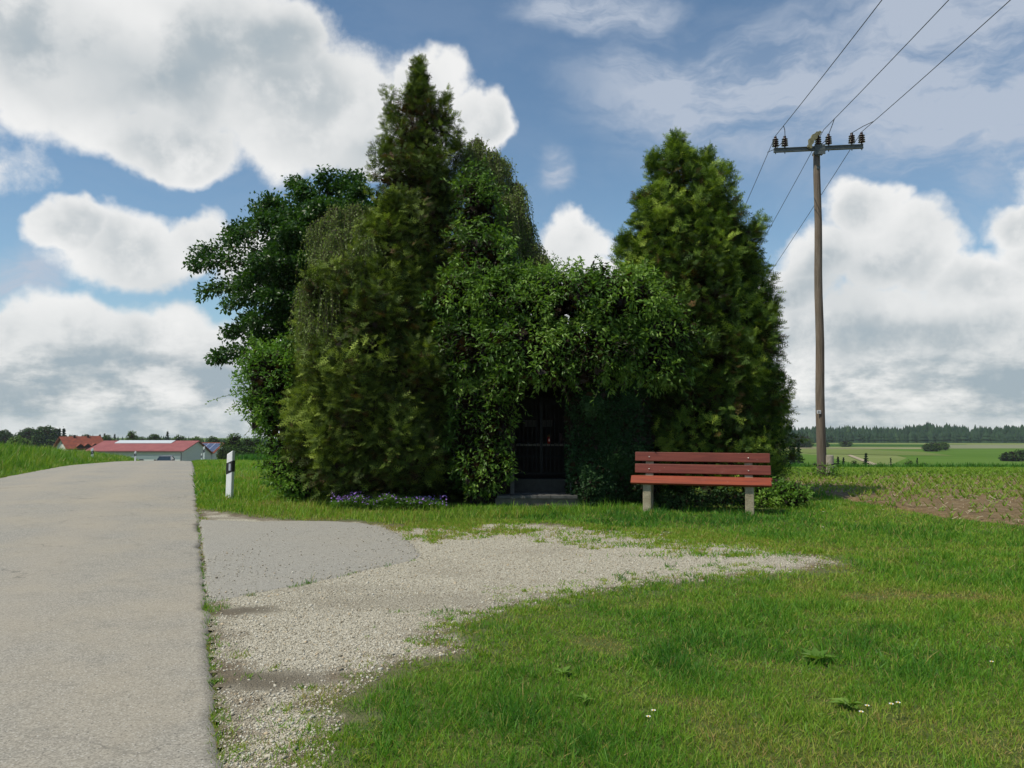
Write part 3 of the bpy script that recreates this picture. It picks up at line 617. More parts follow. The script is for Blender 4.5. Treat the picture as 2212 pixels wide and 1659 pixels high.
def trunk(name, pts, rad, parent, mat=None):
    mb = MB(); mb.tube(pts, rad, 9); return mb.build(name, mat or M_bark, parent, True)
def plant(name, loc, label, cat, group=None):
    o = empty(name, loc); return tagk(o, label, cat, group)
def crown(name, parts, mat, parent):
    V, Tt, A = merge(parts); V = V-np.array(parent.location)[None]
    k = V[:, 2].min()
    return mesh_np(name, V, Tt, mat, parent, tint=A)
def loc0(px, d): p = at(px, 1080, d); return (p[0], d, 0.0)
# dark tree behind with long drooping side branches -------------------------------------
bt = plant('deciduous_tree', loc0(700, 16.8), 'dark broadleaf tree reaching out drooping branches on the left of the clump', 'tree')
B0 = np.array(bt.location)
trunk('trunk', [(0,0,-0.1),(0.05,0,1.2),(-0.05,0.1,2.6),(0.1,0.1,4.0),(0.1,0.0,5.0)], [0.17,0.14,0.11,0.06,0.02], bt)
tips = [(418,572,16.4,1.0),(432,545,17.2,.7),(446,628,16.2,.8),(500,498,17.0,.8),(505,512,16.2,.7),(470,770,15.9,1.0),(500,715,16.4,.9),(585,438,16.9,.9),(570,480,16.2,.8),(640,400,17.3,.8),(655,415,16.4,.8),
        (705,388,16.7,.9),(745,395,17.2,.9),(778,420,16.6,.9),(775,395,16.9,.5),(500,655,15.7,.8),(530,600,15.7,.9),(560,560,15.5,.9),(540,690,15.5,.8),(620,500,15.6,.9),(690,450,15.7,.9),(750,460,15.8,.9),(580,640,15.4,.8),(800,450,16.4,.8),
        (660,560,15.6,1),(720,600,15.8,1),(640,590,16.5,1),(680,520,16.2,1),(740,500,16.6,1),(700,470,16.0,1),(600,540,16.0,.9),(660,470,16.2,1),(610,700,16.4,1),(560,730,16.0,1),(640,650,15.7,1),(600,480,16.4,.9),(600,610,17.9,1),(700,520,18.2,1),(520,620,17.8,1),(800,560,17.8,1),(640,700,17.6,1),(560,450,17.6,.8)]
limb = MB(); parts = []
for (px, py, d, w) in tips:
    E = at(px, py, d); zb = np.clip(E[2]-1.3+rng.normal()*0.3, 1.2, 4.3); S0 = np.array([B0[0]+0.05, 16.85, zb])
    k = 26; u = np.linspace(0, 1, k)[:, None]; lift = np.array([0, 0, 0.55])
    pts = S0*(1-u)+E*u+lift*np.sin(u*np.pi)*0.8
    if px < 560: pts[:, 2:] += (u*(1-u))*0.9
    limb.tube([tuple(p-B0) for p in pts[::5]]+[tuple(pts[-1]-B0)], list(np.linspace(0.045, 0.004, 7))[:len(pts[::5])+1], 5, False)
    n = int(260*w); ui = rng.random(n)**0.75*0.86+0.14; ib = np.clip((ui*(k-1)).astype(int), 0, k-2)
    c = pts[ib]+(pts[ib+1]-pts[ib])*rng.random((n, 1)); dv = unit(pts[ib+1]-pts[ib])
    sd = unit(np.cross(dv, [0, 0, 1.0])); wdt = (1.0-ui)[:, None]*0.75+0.09
    c = c+sd*rng.normal(0, 0.62, (n, 1))*wdt+np.c_[np.zeros((n, 2)), rng.normal(0, 0.36, n)*wdt[:, 0]]
    parts.append(cluster(c, dv+sd*rng.choice([-1, 1], (n, 1))*0.55+rng.normal(size=(n, 3))*0.2, 0.30, 0.11, 7, None, 0.080, rng.uniform(0.25, 0.8, n), 0.9, 0.15, LEAF_V, LEAF_T, 0.62))
tagk(limb.build('branches', M_bark, bt, True), kind='stuff')
crown('crown', parts, M_beech, bt)
# weeping tree: arching boughs with hanging twigs ---------------------------------------
def weeper(tops, name, label, d0, droplen, per, mat, base):
    o = plant(name, base, label, 'tree'); b0 = np.array(o.location); parts = []; tw = MB(); st = MB()
    trunk('trunk', [(0,0,-0.1),(0.03,0.03,1.5),(0,0,3.5),tuple(at(tops[0][0], tops[0][1], d0)-b0)], [0.10,0.08,0.05,0.008], o)
    for (px, py, d, rx, dl) in tops:
        A = at(px, py, d)
        for k in range(5):
            dirx = rng.uniform(-1, 1); E = A+np.array([dirx*rx/F*d, rng.uniform(-.5, .5)*rx/F*d*1.2, -rx/F*d*0.6])
            u = np.linspace(0, 1, 8)[:, None]; arc = A*(1-u)+E*u+np.array([0, 0, 1.0])*np.sin(u*np.pi)*rx/F*d*0.28
            st.tube([tuple(p-b0) for p in arc], [0.012*(1-i/9) for i in range(8)], 4, False)
            for i in range(1, 8):
                for j in range(4):
                    s = arc[i]+rng.normal(size=3)*0.05; L = dl*rng.uniform(0.45, 1.1); m_ = int(L/0.032)
                    v = np.linspace(0, 1, m_)[:, None]; sway = rng.normal(0, 0.12, 2)
                    pts = s+np.c_[sway[0]*v**.6, sway[1]*v**.6, -v*L+0.06*np.sin(v*3)]
                    tw.tube([tuple(p-b0) for p in pts[::max(1, m_//5)]], 0.0025, 3, False)
                    R_ = frames(np.c_[rng.normal(0, .6, (m_, 2)), -np.abs(rng.normal(0.8, .3, m_))])
                    s_ = 0.042*rng.uniform(0.7, 1.25, m_)
                    parts.append(instances(LEAF_V, LEAF_T, pts+rng.normal(size=(m_, 3))*0.012, R_, np.c_[s_*0.62, s_, s_], np.clip(rng.normal(0.5, 0.22, m_), 0.12, 1)))
    tagk(tw.build('hanging_twigs', M_bark, o), kind='stuff'); tagk(st.build('boughs', M_bark, o, True), kind='stuff')
    crown('crown', parts, mat, o); return o
weeper([(1035,305,15.6,34,1.3),(1060,330,15.4,30,1.3),(1010,330,15.4,22,1.2),(1085,350,15.8,20,1.4),(1112,398,15.5,26,1.4),(1120,425,15.2,20,1.4),(1095,430,15.0,30,1.5),(1130,480,15.5,26,1.1),(1152,530,15.2,28,0.9),(1165,560,15.0,26,0.6),(1080,520,14.8,40,1.2)],
       'weeping_birch', 'weeping birch with hanging twigs just right of the tallest conifer', 15.5, 1.2, 3, M_birch, loc0(1050, 15.6))
weeper([(700,480,15.0,30,1.3),(730,452,15.2,34,1.4),(765,447,15.2,36,1.4),(800,455,15.3,30,1.3),(690,540,14.8,30,1.4),(680,620,14.6,34,1.2),(720,540,14.6,44,1.4),(760,540,14.5,44,1.4),(740,610,14.3,44,1.3),(700,700,14.2,34,1.0),(790,600,14.4,34,1.2),(672,610,13.4,32,1.2),(700,545,13.5,34,1.3),(735,500,13.6,34,1.3),(678,700,13.2,32,.9),(725,620,13.1,34,1.1),(775,475,13.8,28,1.2),(765,560,13.2,30,1.0),(800,520,13.3,22,.9)],
       'weeping_birch', 'weeping birch with grey-green hanging twigs left of the tallest conifer', 15.0, 1.2, 3, M_birch, loc0(745, 15.2))
# conifers --------------------------------------------------------------------------------
def thuja(levels, d, n, label, mat, tips=(), nz=0.2, seed=0, tbase=0.42, tamp=0.5, brown=None, name='thuja_tree', per=20, ss=0.15, up=0.75, group='conifers of the clump', fl=0.42):
    lv = sorted(levels); ctr = lv[-1][1]; o = plant(name, loc0(ctr, d), label, 'tree', group); b0 = np.array(o.location)
    top = at(lv[0][1], lv[0][0]+14, d)-b0
    trunk('trunk', [(0,0,-0.1),(0,0,1.5),tuple(top*np.array([.6,.6,.6])),tuple(top)], [0.14,0.12,0.07,0.008], o)
    P, N, r0 = prof_points(levels, d, n, nz, seed)
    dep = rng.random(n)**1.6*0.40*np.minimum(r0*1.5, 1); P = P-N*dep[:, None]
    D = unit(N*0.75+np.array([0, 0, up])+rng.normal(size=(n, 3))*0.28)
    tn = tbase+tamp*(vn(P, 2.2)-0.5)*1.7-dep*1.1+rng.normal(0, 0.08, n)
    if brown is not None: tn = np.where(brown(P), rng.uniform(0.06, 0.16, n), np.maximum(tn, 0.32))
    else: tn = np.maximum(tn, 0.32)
    L = fl*rng.uniform(0.6, 1.35, n)*np.minimum(1, 0.35+r0)
    P = P-D*(L*0.55)[:, None]
    tn = np.clip(tn, 0, 1)
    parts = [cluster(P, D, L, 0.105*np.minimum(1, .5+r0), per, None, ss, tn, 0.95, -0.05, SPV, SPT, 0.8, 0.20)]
    for (px, py, hh, w) in tips:          # side leaders with feathery ends
        A = at(px, py, d); k = int(hh*38); q = rng.random(k); Pq = A+np.c_[rng.normal(0, 1, (k, 2))*w*(q[:, None]*0.9+0.1), -hh*q]
        parts.append(cluster(Pq, np.c_[rng.normal(0, .5, (k, 2)), np.ones(k)], 0.22, 0.06, 12, None, ss*0.85, np.clip(rng.normal(tbase+.15, .12, k), .15, 1), 0.8, 0, SPV, SPT, 0.8))
    i2 = (rng.random(n) < 0.9) & (r0 > 0.5)
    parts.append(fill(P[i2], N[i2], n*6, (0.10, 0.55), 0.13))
    # keep fill only where the body is thick
    crown('crown', parts, mat, o); return o
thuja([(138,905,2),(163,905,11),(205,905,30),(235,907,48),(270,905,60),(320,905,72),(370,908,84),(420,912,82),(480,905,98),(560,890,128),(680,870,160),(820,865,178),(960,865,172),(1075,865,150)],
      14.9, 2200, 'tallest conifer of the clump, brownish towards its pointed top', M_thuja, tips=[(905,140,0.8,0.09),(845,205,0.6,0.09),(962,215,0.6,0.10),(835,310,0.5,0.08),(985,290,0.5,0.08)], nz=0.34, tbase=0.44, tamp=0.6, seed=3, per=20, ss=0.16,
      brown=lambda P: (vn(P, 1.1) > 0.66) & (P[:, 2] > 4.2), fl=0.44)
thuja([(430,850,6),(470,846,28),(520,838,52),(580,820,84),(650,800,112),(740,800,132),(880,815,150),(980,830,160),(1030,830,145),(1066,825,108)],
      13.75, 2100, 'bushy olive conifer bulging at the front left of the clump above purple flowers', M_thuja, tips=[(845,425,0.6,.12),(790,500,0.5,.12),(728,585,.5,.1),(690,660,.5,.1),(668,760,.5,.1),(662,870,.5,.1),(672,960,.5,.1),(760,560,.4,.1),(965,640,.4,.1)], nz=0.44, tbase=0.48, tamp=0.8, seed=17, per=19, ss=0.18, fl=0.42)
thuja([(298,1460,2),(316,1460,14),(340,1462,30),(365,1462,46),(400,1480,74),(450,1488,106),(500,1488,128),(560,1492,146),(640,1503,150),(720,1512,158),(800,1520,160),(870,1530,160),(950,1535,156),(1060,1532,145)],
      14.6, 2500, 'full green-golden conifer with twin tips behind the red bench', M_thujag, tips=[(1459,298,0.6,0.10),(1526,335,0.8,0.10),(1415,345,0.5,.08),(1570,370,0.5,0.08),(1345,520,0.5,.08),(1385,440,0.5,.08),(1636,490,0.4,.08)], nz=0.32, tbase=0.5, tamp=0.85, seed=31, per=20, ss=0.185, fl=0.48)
# leafy shrub at the left foot of the clump -------------------------------------------------
def shrub(lobes, n, base, label, name, mat, per=12, ls=0.055, asp=0.5, tb=0.5, ta=0.5, droop=0.1, up=0.45, L=0.22, nf=3, nz=0.22, group=None, cat='shrub', stem=True, long_=0, thr=0.82, fsize=0.14, fdep=(0.18, 0.5), drop_fill=None):
    o = plant(name, base, label, cat, group); b0 = np.array(o.location)
    P, N = lobe_points(lobes, n, nz, thr); n = len(P)
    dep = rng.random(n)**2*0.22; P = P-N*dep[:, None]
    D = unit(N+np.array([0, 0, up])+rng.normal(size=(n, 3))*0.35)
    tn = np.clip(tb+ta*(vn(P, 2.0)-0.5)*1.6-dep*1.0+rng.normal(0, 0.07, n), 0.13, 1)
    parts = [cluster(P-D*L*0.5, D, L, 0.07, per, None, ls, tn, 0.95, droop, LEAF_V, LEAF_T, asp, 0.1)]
    if long_:
        k = rng.choice(n, long_); tw = MB()
        for i in k:
            l_ = rng.uniform(0.2, 0.5); d_ = unit(N[i]+np.array([0, 0, rng.uniform(0, 1.0)])+rng.normal(size=3)*0.4); m_ = int(l_/0.028); v = np.linspace(0, 1, m_)[:, None]
            pts = P[i]+d_*v*l_+np.array([0, 0, -1])*v**2*l_*0.35
            tw.tube([tuple(p-b0) for p in pts[::max(1, m_//4)]], 0.003, 3, False)
            R_ = frames(d_+rng.normal(size=(m_, 3))*0.8); s_ = ls*rng.uniform(0.6, 1.1, m_)
            parts.append(instances(LEAF_V, LEAF_T, pts, R_, np.c_[s_*asp, s_, s_], np.clip(rng.normal(tb+.12, .12, m_), .13, 1)))
        tagk(tw.build('twigs', M_bark, o), kind='stuff')
    if nf:
        keep = np.ones(n, bool) if drop_fill is None else ~drop_fill(P)
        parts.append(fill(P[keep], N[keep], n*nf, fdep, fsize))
    if stem:
        mb = MB()
        for i in range(5):
            a = i*1.256; c = P.mean(0)-b0; mb.tube([(0.12*math.cos(a), 0.12*math.sin(a), -0.05), (c[0]*.5+.2*math.cos(a), c[1]*.5+.2*math.sin(a), c[2]*.6), (c[0]+.5*math.cos(a), c[1]+.4*math.sin(a), c[2]*1.25)], [0.03, 0.02, 0.006], 6)
        tagk(mb.build('stems', M_bark, o, True), kind='stuff')
    crown('crown', parts, mat, o); return o
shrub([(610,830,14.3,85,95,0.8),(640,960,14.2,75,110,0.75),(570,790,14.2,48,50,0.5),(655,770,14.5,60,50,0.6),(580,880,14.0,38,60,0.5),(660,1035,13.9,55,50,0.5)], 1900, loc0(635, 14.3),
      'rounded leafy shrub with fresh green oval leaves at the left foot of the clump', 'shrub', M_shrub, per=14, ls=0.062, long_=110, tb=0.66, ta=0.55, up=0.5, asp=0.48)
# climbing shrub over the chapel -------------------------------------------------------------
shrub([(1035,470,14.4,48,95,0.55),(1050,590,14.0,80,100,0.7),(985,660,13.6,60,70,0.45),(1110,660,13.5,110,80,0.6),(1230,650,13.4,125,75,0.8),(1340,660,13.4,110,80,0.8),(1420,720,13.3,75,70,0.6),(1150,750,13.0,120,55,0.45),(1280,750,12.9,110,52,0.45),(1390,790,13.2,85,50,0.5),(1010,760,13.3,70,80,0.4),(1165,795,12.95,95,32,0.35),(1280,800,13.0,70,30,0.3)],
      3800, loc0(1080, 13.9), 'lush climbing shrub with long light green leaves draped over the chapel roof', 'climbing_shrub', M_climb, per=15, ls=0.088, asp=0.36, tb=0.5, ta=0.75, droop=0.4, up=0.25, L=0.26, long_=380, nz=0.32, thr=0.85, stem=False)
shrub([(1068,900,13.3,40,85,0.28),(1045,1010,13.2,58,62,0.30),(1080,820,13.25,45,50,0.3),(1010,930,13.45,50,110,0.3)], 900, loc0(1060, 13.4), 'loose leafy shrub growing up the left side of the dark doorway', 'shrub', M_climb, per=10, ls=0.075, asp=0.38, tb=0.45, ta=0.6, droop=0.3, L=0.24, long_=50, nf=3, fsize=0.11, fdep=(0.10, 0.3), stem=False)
# ivy wall right of the doorway ---------------------------------------------------------------
iv = plant('ivy_hedge', loc0(1310, 13.6), 'dense dark ivy covering the wall right of the doorway', 'hedge')
n = 9000; X0, X1 = at(1240, 1000, 13.15)[0], at(1405, 1000, 13.15)[0]
q = rng.random(n); x = np.where(q < .84, rng.uniform(X0, X1, n), X0); z = rng.uniform(0.02, 2.35, n); y = np.where(q < .84, 13.15, rng.uniform(13.15, 13.7, n))
x = np.where((q >= .92), X1, x)
lump = (vn(np.c_[x, y, z], 2.2)-0.5)*0.42-0.25*sstep(np.abs(x-(X0+X1)/2), (X1-X0)*.32, (X1-X0)*.5)+(vn(np.c_[x, y, z], 6)-0.5)*0.10
P = np.c_[x, y-lump, z]; x_ = P[:, 0]
Nf = np.where((q < .84)[:, None], np.array([0, -1, 0.0]), np.where((q < .92)[:, None], np.array([-1, -.2, 0]), np.array([1, -.2, 0])))
P = P+Nf*0.02
parts = [cluster(P, Nf*0.6+np.array([0, 0, -0.7])+rng.normal(size=(n, 3))*.3, 0.08, 0.05, 5, None, 0.045, np.clip(.45+.8*(vn(P, 3)-.5), .13, 1), 0.9, 0.2, LEAF_V, LEAF_T, 0.75, .15, facing=np.array([0, -.8, .5]))]
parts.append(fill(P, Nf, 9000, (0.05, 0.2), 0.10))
crown('leaves', parts, M_ivy, iv)
mb = MB()
for i in range(9):
    xx = X0+0.1+i*(X1-X0-.2)/8-iv.location.x; mb.tube([(xx, -.25, 0), (xx+.05*math.sin(i*2), -.27, .8), (xx-.06*math.sin(i), -.24, 1.6), (xx, -.27, 2.3)], [.018, .014, .01, .004], 5)
tagk(mb.build('stems', M_bark, iv), kind='stuff')
# low plants ----------------------------------------------------------------------------------
shrub([(1480,1085,12.75,62,22,0.25),(1560,1083,12.7,60,20,0.25),(1425,1090,12.8,25,14,0.2)], 300, loc0(1510, 12.75), 'low grey-green ground cover growing beneath the red bench', 'low_shrub', M_ivy, per=13, ls=0.06, asp=0.3, tb=0.75, ta=0.5, up=0.9, L=0.13, nf=2, stem=False, cat='shrub', fsize=0.05, fdep=(.03, .1), droop=0)
shrub([(1665,1065,13.2,45,32,0.35),(1712,1070,12.9,38,25,0.3),(1640,1090,12.9,30,18,0.2)], 420, loc0(1680, 13.1), 'low yellow-green bush spreading at the right end of the bench', 'low_shrub', M_shrub, per=13, ls=0.055, asp=0.45, tb=0.75, ta=0.6, up=0.6, L=0.16, nf=2, cat='shrub', long_=40, stem=False, fsize=0.07, fdep=(.05, .16))
shrub([(1782,1030,20.2,34,16,0.4),(1760,1036,20.0,22,10,0.3)], 160, (at(1780, 1030, 20.2)[0], 20.2, -0.08), 'tuft of tall weeds at the foot of the power pole', 'weed_tuft', M_shrub, per=10, ls=0.11, asp=0.2, tb=0.45, up=1.3, L=0.3, nf=1, stem=False, cat='weeds', fsize=0.05, fdep=(.03, .1), droop=-0.2)
# purple flowers --------------------------------------------------------------------------------
fl = plant('flower_cushion', loc0(840, 13.0), 'cushion of small purple flowers in front of the olive conifer', 'flowers')
n = 5200; px = rng.uniform(720, 960, n); dd = rng.uniform(12.4, 13.0, n); x = (px-CX)/F*dd; hz = (0.10+0.14*vn(np.c_[x*2, dd*2, x*0], 2))*np.sin(np.clip((px-715)/250, 0, 1)*np.pi)**0.35*sstep(13.25-dd, 0, .1)
P = np.c_[x, dd, hz*rng.random(n)]
a1 = cluster(P, np.tile((0, 0, 1.), (n, 1))+rng.normal(size=(n, 3))*.5, .07, .03, 3, None, 0.035, rng.uniform(.2, .8, n), .9, 0, LEAF_V, LEAF_T, .4)
Vv, Tt, A = a1; mesh_np('leaves', Vv-np.array(fl.location), Tt, M_shrub, fl, tint=A)
n = 520; px = np.r_[rng.normal(758, 24, 190), rng.normal(835, 42, 210), rng.normal(925, 28, 120)]; px = np.clip(px, 718, 965); dd = rng.uniform(12.35, 12.85, n); x = (px-CX)/F*dd
hz = 0.095+0.17*vn(np.c_[x*2, dd*2, x*0], 2)+rng.uniform(-.05, .06, n); P = np.c_[x, dd, hz]
STAR_V = [(0,0,0)]+[(math.cos(a)*(1 if i % 2 == 0 else .45), math.sin(a)*(1 if i % 2 == 0 else .45), .15*(i % 2 == 0)) for i, a in enumerate(np.linspace(0, 2*np.pi, 11)[:-1])]; STAR_T = [(0, i+1, (i+1) % 10+1) for i in range(10)]
Rm = frames(rng.normal(size=(n, 3)), np.tile((0, -.6, .9), (n, 1))+rng.normal(size=(n, 3))*.4)
s = instances(STAR_V, STAR_T, P, Rm, rng.uniform(.011, .019, n), rng.random(n))
mesh_np('blossoms', s[0]-np.array(fl.location), s[1], material('purple_petals', f_leafmat([(0,(0.25,0.12,0.50)),(0.6,(0.36,0.19,0.60)),(1,(0.48,0.31,0.68))], .6, .2, .2)), fl, tint=s[2])
# ------------------------------------------------------------ chapel
def plain(name, c0, c1=None, rough=0.8, scale=8, bump=0.3, spec=0.3, metal=0, dist=0.01, coat=0):
    def f(t, p):
        P = ocoord(t); n = t.noise(P, scale, 6, 0.62); n2 = t.noise(P, scale*7, 4, 0.6)
        c = t.mix(t.mr(t.m('ADD', t.m('MULTIPLY', n, 0.6), t.m('MULTIPLY', n2, 0.4)), 0.32, 0.68), c0, c1 or tuple(v*0.7 for v in c0)); t.put(p.inputs['Base Color'], c)
        p.inputs['Roughness'].default_value = rough; p.inputs['Specular IOR Level'].default_value = spec; p.inputs['Metallic'].default_value = metal
        if coat: p.inputs['Coat Weight'].default_value = coat
        if bump: t.put(p.inputs['Normal'], t.bump(n2, bump, dist))
    return material(name, f)
M_plaster = plain('old_plaster', (0.030,0.022,0.017), (0.016,0.012,0.010), 0.9)  # near-black plaster: the chapel's deep shade is put into the colour
M_conc = plain('concrete', (0.36,0.33,0.27), (0.20,0.185,0.14), 0.9, 10, 0.5)
M_tile = plain('step_tiles', (0.12,0.12,0.115), (0.07,0.07,0.066), 0.9, 12, .3, .1)  # tile colour darkened to carry the shade at the doorway
M_iron = plain('wrought_iron', (0.014,0.014,0.014), (0.008,0.008,0.008), 0.7, 20, .2, .15)  # iron darkened further so the gate looks deep in shade
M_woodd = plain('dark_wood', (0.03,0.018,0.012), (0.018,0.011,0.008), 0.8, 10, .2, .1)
M_rooft = plain('roof_slates', (0.10,0.07,0.055), (0.05,0.04,0.035), 0.9, 10)
ch = empty('wayside_chapel', (0.52, 13.45, 0)); tagk(ch, 'small wayside chapel with dark open doorway hidden under greenery', 'chapel')
mb = MB()
hw = 0.50
mb.box(-1.25, -hw, 0, 0.22, 0.0, 2.45); mb.box(hw, 1.25, 0, 0.22, 0.0, 2.45)
mb.box(-1.25, -1.05, 0.22, 2.2, 0, 2.45); mb.box(1.05, 1.25, 0.22, 2.2, 0, 2.45); mb.box(-1.05, 1.05, 2.0, 2.2, 0, 2.45)
# arch spandrel
N_ = 14; xs_ = [-hw+2*hw*i/N_ for i in range(N_+1)]; zc = 1.72
V = []; Fc = []
for yy in (0.0, 0.22):
    for x in xs_: V.append((x, yy, zc+0.36*math.sqrt(max(0, 1-(x/hw)**2))))
    for x in xs_: V.append((x, yy, 2.45))
k = N_+1
for i in range(N_):
    Fc += [(i, i+1, k+i+1, k+i), (2*k+i+1, 2*k+i, 3*k+i, 3*k+i+1), (i+1, i, 2*k+i, 2*k+i+1)]
mb.add(V, Fc)
for y0, y1 in ((0, .22), (2.0, 2.2)):
    mb.add([(-1.25,y0,2.452),(1.25,y0,2.452),(0,y0,3.25),(-1.25,y1,2.452),(1.25,y1,2.452),(0,y1,3.25)], [(0,1,2),(5,4,3),(0,3,4,1),(1,4,5,2),(2,5,3,0)])
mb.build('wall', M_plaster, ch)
mb = MB()
for s in (-1, 1):
    A = [(0, -.15, 3.30), (s*1.45, -.15, 2.34), (s*1.45, 2.35, 2.34), (0, 2.35, 3.30)]; B = [(x, y, z+.07) for x, y, z in A]
    mb.add(A+B, [(0,1,2,3),(7,6,5,4),(0,4,5,1),(1,5,6,2),(2,6,7,3),(3,7,4,0)])
mb.build('roof', M_rooft, ch)
mb = MB(); mb.box(-1.04, 1.04, 0.23, 1.99, 0.10, 0.16); mb.build('floor', M_tile, ch)
mb = MB(); mb.box(-0.80, 0.62, -0.30, 0.0, -0.1, 0.115); mb.build('step', plain('step_concrete', (0.14,0.135,0.11), (0.09,0.085,0.07), .9, 10, .5, .1), ch)  # step concrete darkened, doorway shade painted into its colour
mb = MB()
for i in range(6): mb.box(-0.775+i*0.228, -0.775+i*0.228+0.223, -0.325, 0.0, 0.117, 0.165, bev=0.004)
mb.build('step_tiles', M_tile, ch)
mb = MB(); mb.box(-0.49, 0.49, 0.24, 0.50, 0.162, 0.40, bev=.008); mb.build('sill', plain('shade_dark_stone', (0.055,0.055,0.05), (0.035,0.035,0.03), .95, 12, .3, .1), ch)  # sill stone painted dark to imitate the deep shade inside the opening
for s in (-1, 1):
    mb = MB(); mb.box(s*0.515-0.035, s*0.515+0.035, -0.08, -0.02, 0.166, 0.60, bev=.006); mb.build('door_post', M_tile, ch)
for s in (-1, 1):
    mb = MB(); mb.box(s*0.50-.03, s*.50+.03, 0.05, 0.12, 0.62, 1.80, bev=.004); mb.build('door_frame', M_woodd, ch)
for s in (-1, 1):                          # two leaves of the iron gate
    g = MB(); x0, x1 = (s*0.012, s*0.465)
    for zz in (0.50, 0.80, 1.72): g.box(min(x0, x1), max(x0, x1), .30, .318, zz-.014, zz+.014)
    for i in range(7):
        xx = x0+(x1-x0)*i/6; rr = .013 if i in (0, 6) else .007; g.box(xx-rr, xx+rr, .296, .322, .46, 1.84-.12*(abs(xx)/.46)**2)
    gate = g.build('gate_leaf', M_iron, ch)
# inside: an altar ledge with lantern, vase and two plaques on the rear wall
def inner(name, label, cat, loc): o = empty(name, loc); return tagk(o, label, cat)
al = MB(); al.box(-.72, .72, -.28, .28, -.04, 0, bev=.006); alo = empty('altar_table', (0.52, 15.05, 0.98)); tagk(alo, 'stone altar ledge in the dark chapel interior', 'altar'); al.build('table_top', M_conc, alo)
mb = MB(); mb.box(-.6, .6, -.22, .22, -.82, -.042, bev=.005); mb.build('base', M_plaster, alo)
def lathe(prof, n=20):
    V = []; Fc = []; k = len(prof)
    for r, z in prof:
        for j in range(n): a = 2*math.pi*j/n; V.append((r*math.cos(a), r*math.sin(a), z))
    for i in range(k-1):
        for j in range(n): Fc.append((i*n+j, i*n+(j+1) % n, (i+1)*n+(j+1) % n, (i+1)*n+j))
    Fc.append(tuple(range(n))[::-1]); Fc.append(tuple((k-1)*n+j for j in range(n))); return V, Fc
M_redgl = material('red_glass', lambda t, p: (t.put(p.inputs['Base Color'], (0.18,0.006,0.006)), t.put(p.inputs['Roughness'], .15), t.put(p.inputs['Emission Color'], (1.0,.08,.04)), t.put(p.inputs['Emission Strength'], 0.01))[0])
M_flame = material('candle_flame', lambda t, p: (t.put(p.inputs['Emission Color'], (1.0,.55,.35)), t.put(p.inputs['Emission Strength'], 0.1))[0])
M_gold = plain('brass', (0.5,0.36,0.14), None, .35, 20, 0, .5, 1)
pc = at(1186, 950, 14.9); cl = empty('grave_candle', (pc[0], 14.9, 0.98)); tagk(cl, 'small red glowing candle inside the dark chapel', 'candle')
o = mesh_py('glass', *lathe([(.028,0),(.034,.02),(.034,.10),(.026,.13)]), M_redgl, cl, True)
o = mesh_py('lid', *lathe([(.03,.132),(.032,.145),(.01,.17),(.004,.19)]), M_gold, cl, True)
o = mesh_py('flame', *lathe([(.003,.045),(.009,.06),(.007,.08),(.001,.10)], 10), M_flame, cl, True); o.location = (0, -.036, 0)
pv = at(1212, 952, 14.95); vs = mesh_py('flower_vase', *lathe([(.03,0),(.05,.05),(.045,.12),(.025,.17),(.035,.2)]), plain('pink_glaze', (0.12,0.07,0.07), None, .4), None, True); vs.location = (pv[0], 14.95, 0.98)
tagk(vs, 'dull pink vase to the right of the red candle in the chapel', 'vase')
for px, lb in ((1147, 'pale framed picture on the left of the pair inside the chapel'), (1180, 'pale framed picture on the right of the pair inside the chapel')):
    pq = at(px, 915, 15.36); w = .145; po = empty('picture', (pq[0], 15.42, pq[2])); tagk(po, lb, 'picture', 'pair of pale pictures in the chapel')
    mb = MB(); mb.box(-w, w, -.012, .02, -.085, .085, bev=.004); mb.build('frame', M_woodd, po)
    mb = MB(); mb.box(-w+.02, w-.02, -.018, -.0125, -.068, .068); mb.build('panel', plain('paper', (0.13,0.13,0.12), (0.10,.10,.09), .8, 5, 0), po)
# ------------------------------------------------------------ bench
def f_paint(t, p, cc=((0.270,0.058,0.026), (0.185,0.036,0.018), (0.31,0.095,0.055))):
    P = ocoord(t); g = t.noise(t.vm('MULTIPLY', P, (2.2, 30, 30)), 1, 6, 0.6); n = t.noise(P, 6, 5, .6)
    c = t.mix(t.mr(g, .35, .68), cc[0], cc[1])
    c = t.mix(t.mr(n, .55, .75, 0, .35), c, cc[2])
    sc = t.voro(t.vm('MULTIPLY', P, (5, 25, 25)), 1, out='Distance'); c = t.mix(t.mr(sc, .03, .06, .8, 0), c, (0.55,0.42,0.34))
    t.put(p.inputs['Base Color'], c); t.put(p.inputs['Roughness'], t.mr(g, .3, .7, .34, .5)); p.inputs['Specular IOR Level'].default_value = .28
    t.put(p.inputs['Normal'], t.bump(g, .25, .004))
M_paint = material('red_brown_paint', lambda t, p: f_paint(t, p))
M_paintb = material('dull_red_brown_paint', lambda t, p: f_paint(t, p, ((0.190,0.052,0.034), (0.135,0.036,0.026), (0.25,0.105,0.080))))  # darker, less saturated version of the paint for the back planks
def f_bconc(t, p):
    P = ocoord(t); n = t.noise(P, 9, 6, .65); v = t.voro(P, 60, out='Distance'); n2 = t.noise(P, 60, 4, .6)
    c = t.ramp(t.m('ADD', t.m('MULTIPLY', n, .7), t.m('MULTIPLY', n2, .3)), [(.3,(0.17,0.14,0.085)),(.5,(0.34,0.295,0.20)),(.7,(0.46,0.405,0.29))])
    c = t.mix(t.mr(v, .08, .16, .5, 0), c, (0.10,0.09,0.07)); t.put(p.inputs['Base Color'], c); p.inputs['Roughness'].default_value = .95
    t.put(p.inputs['Normal'], t.bump(t.m('ADD', n2, v), .6, .006))
M_bconc = material('weathered_concrete', f_bconc)
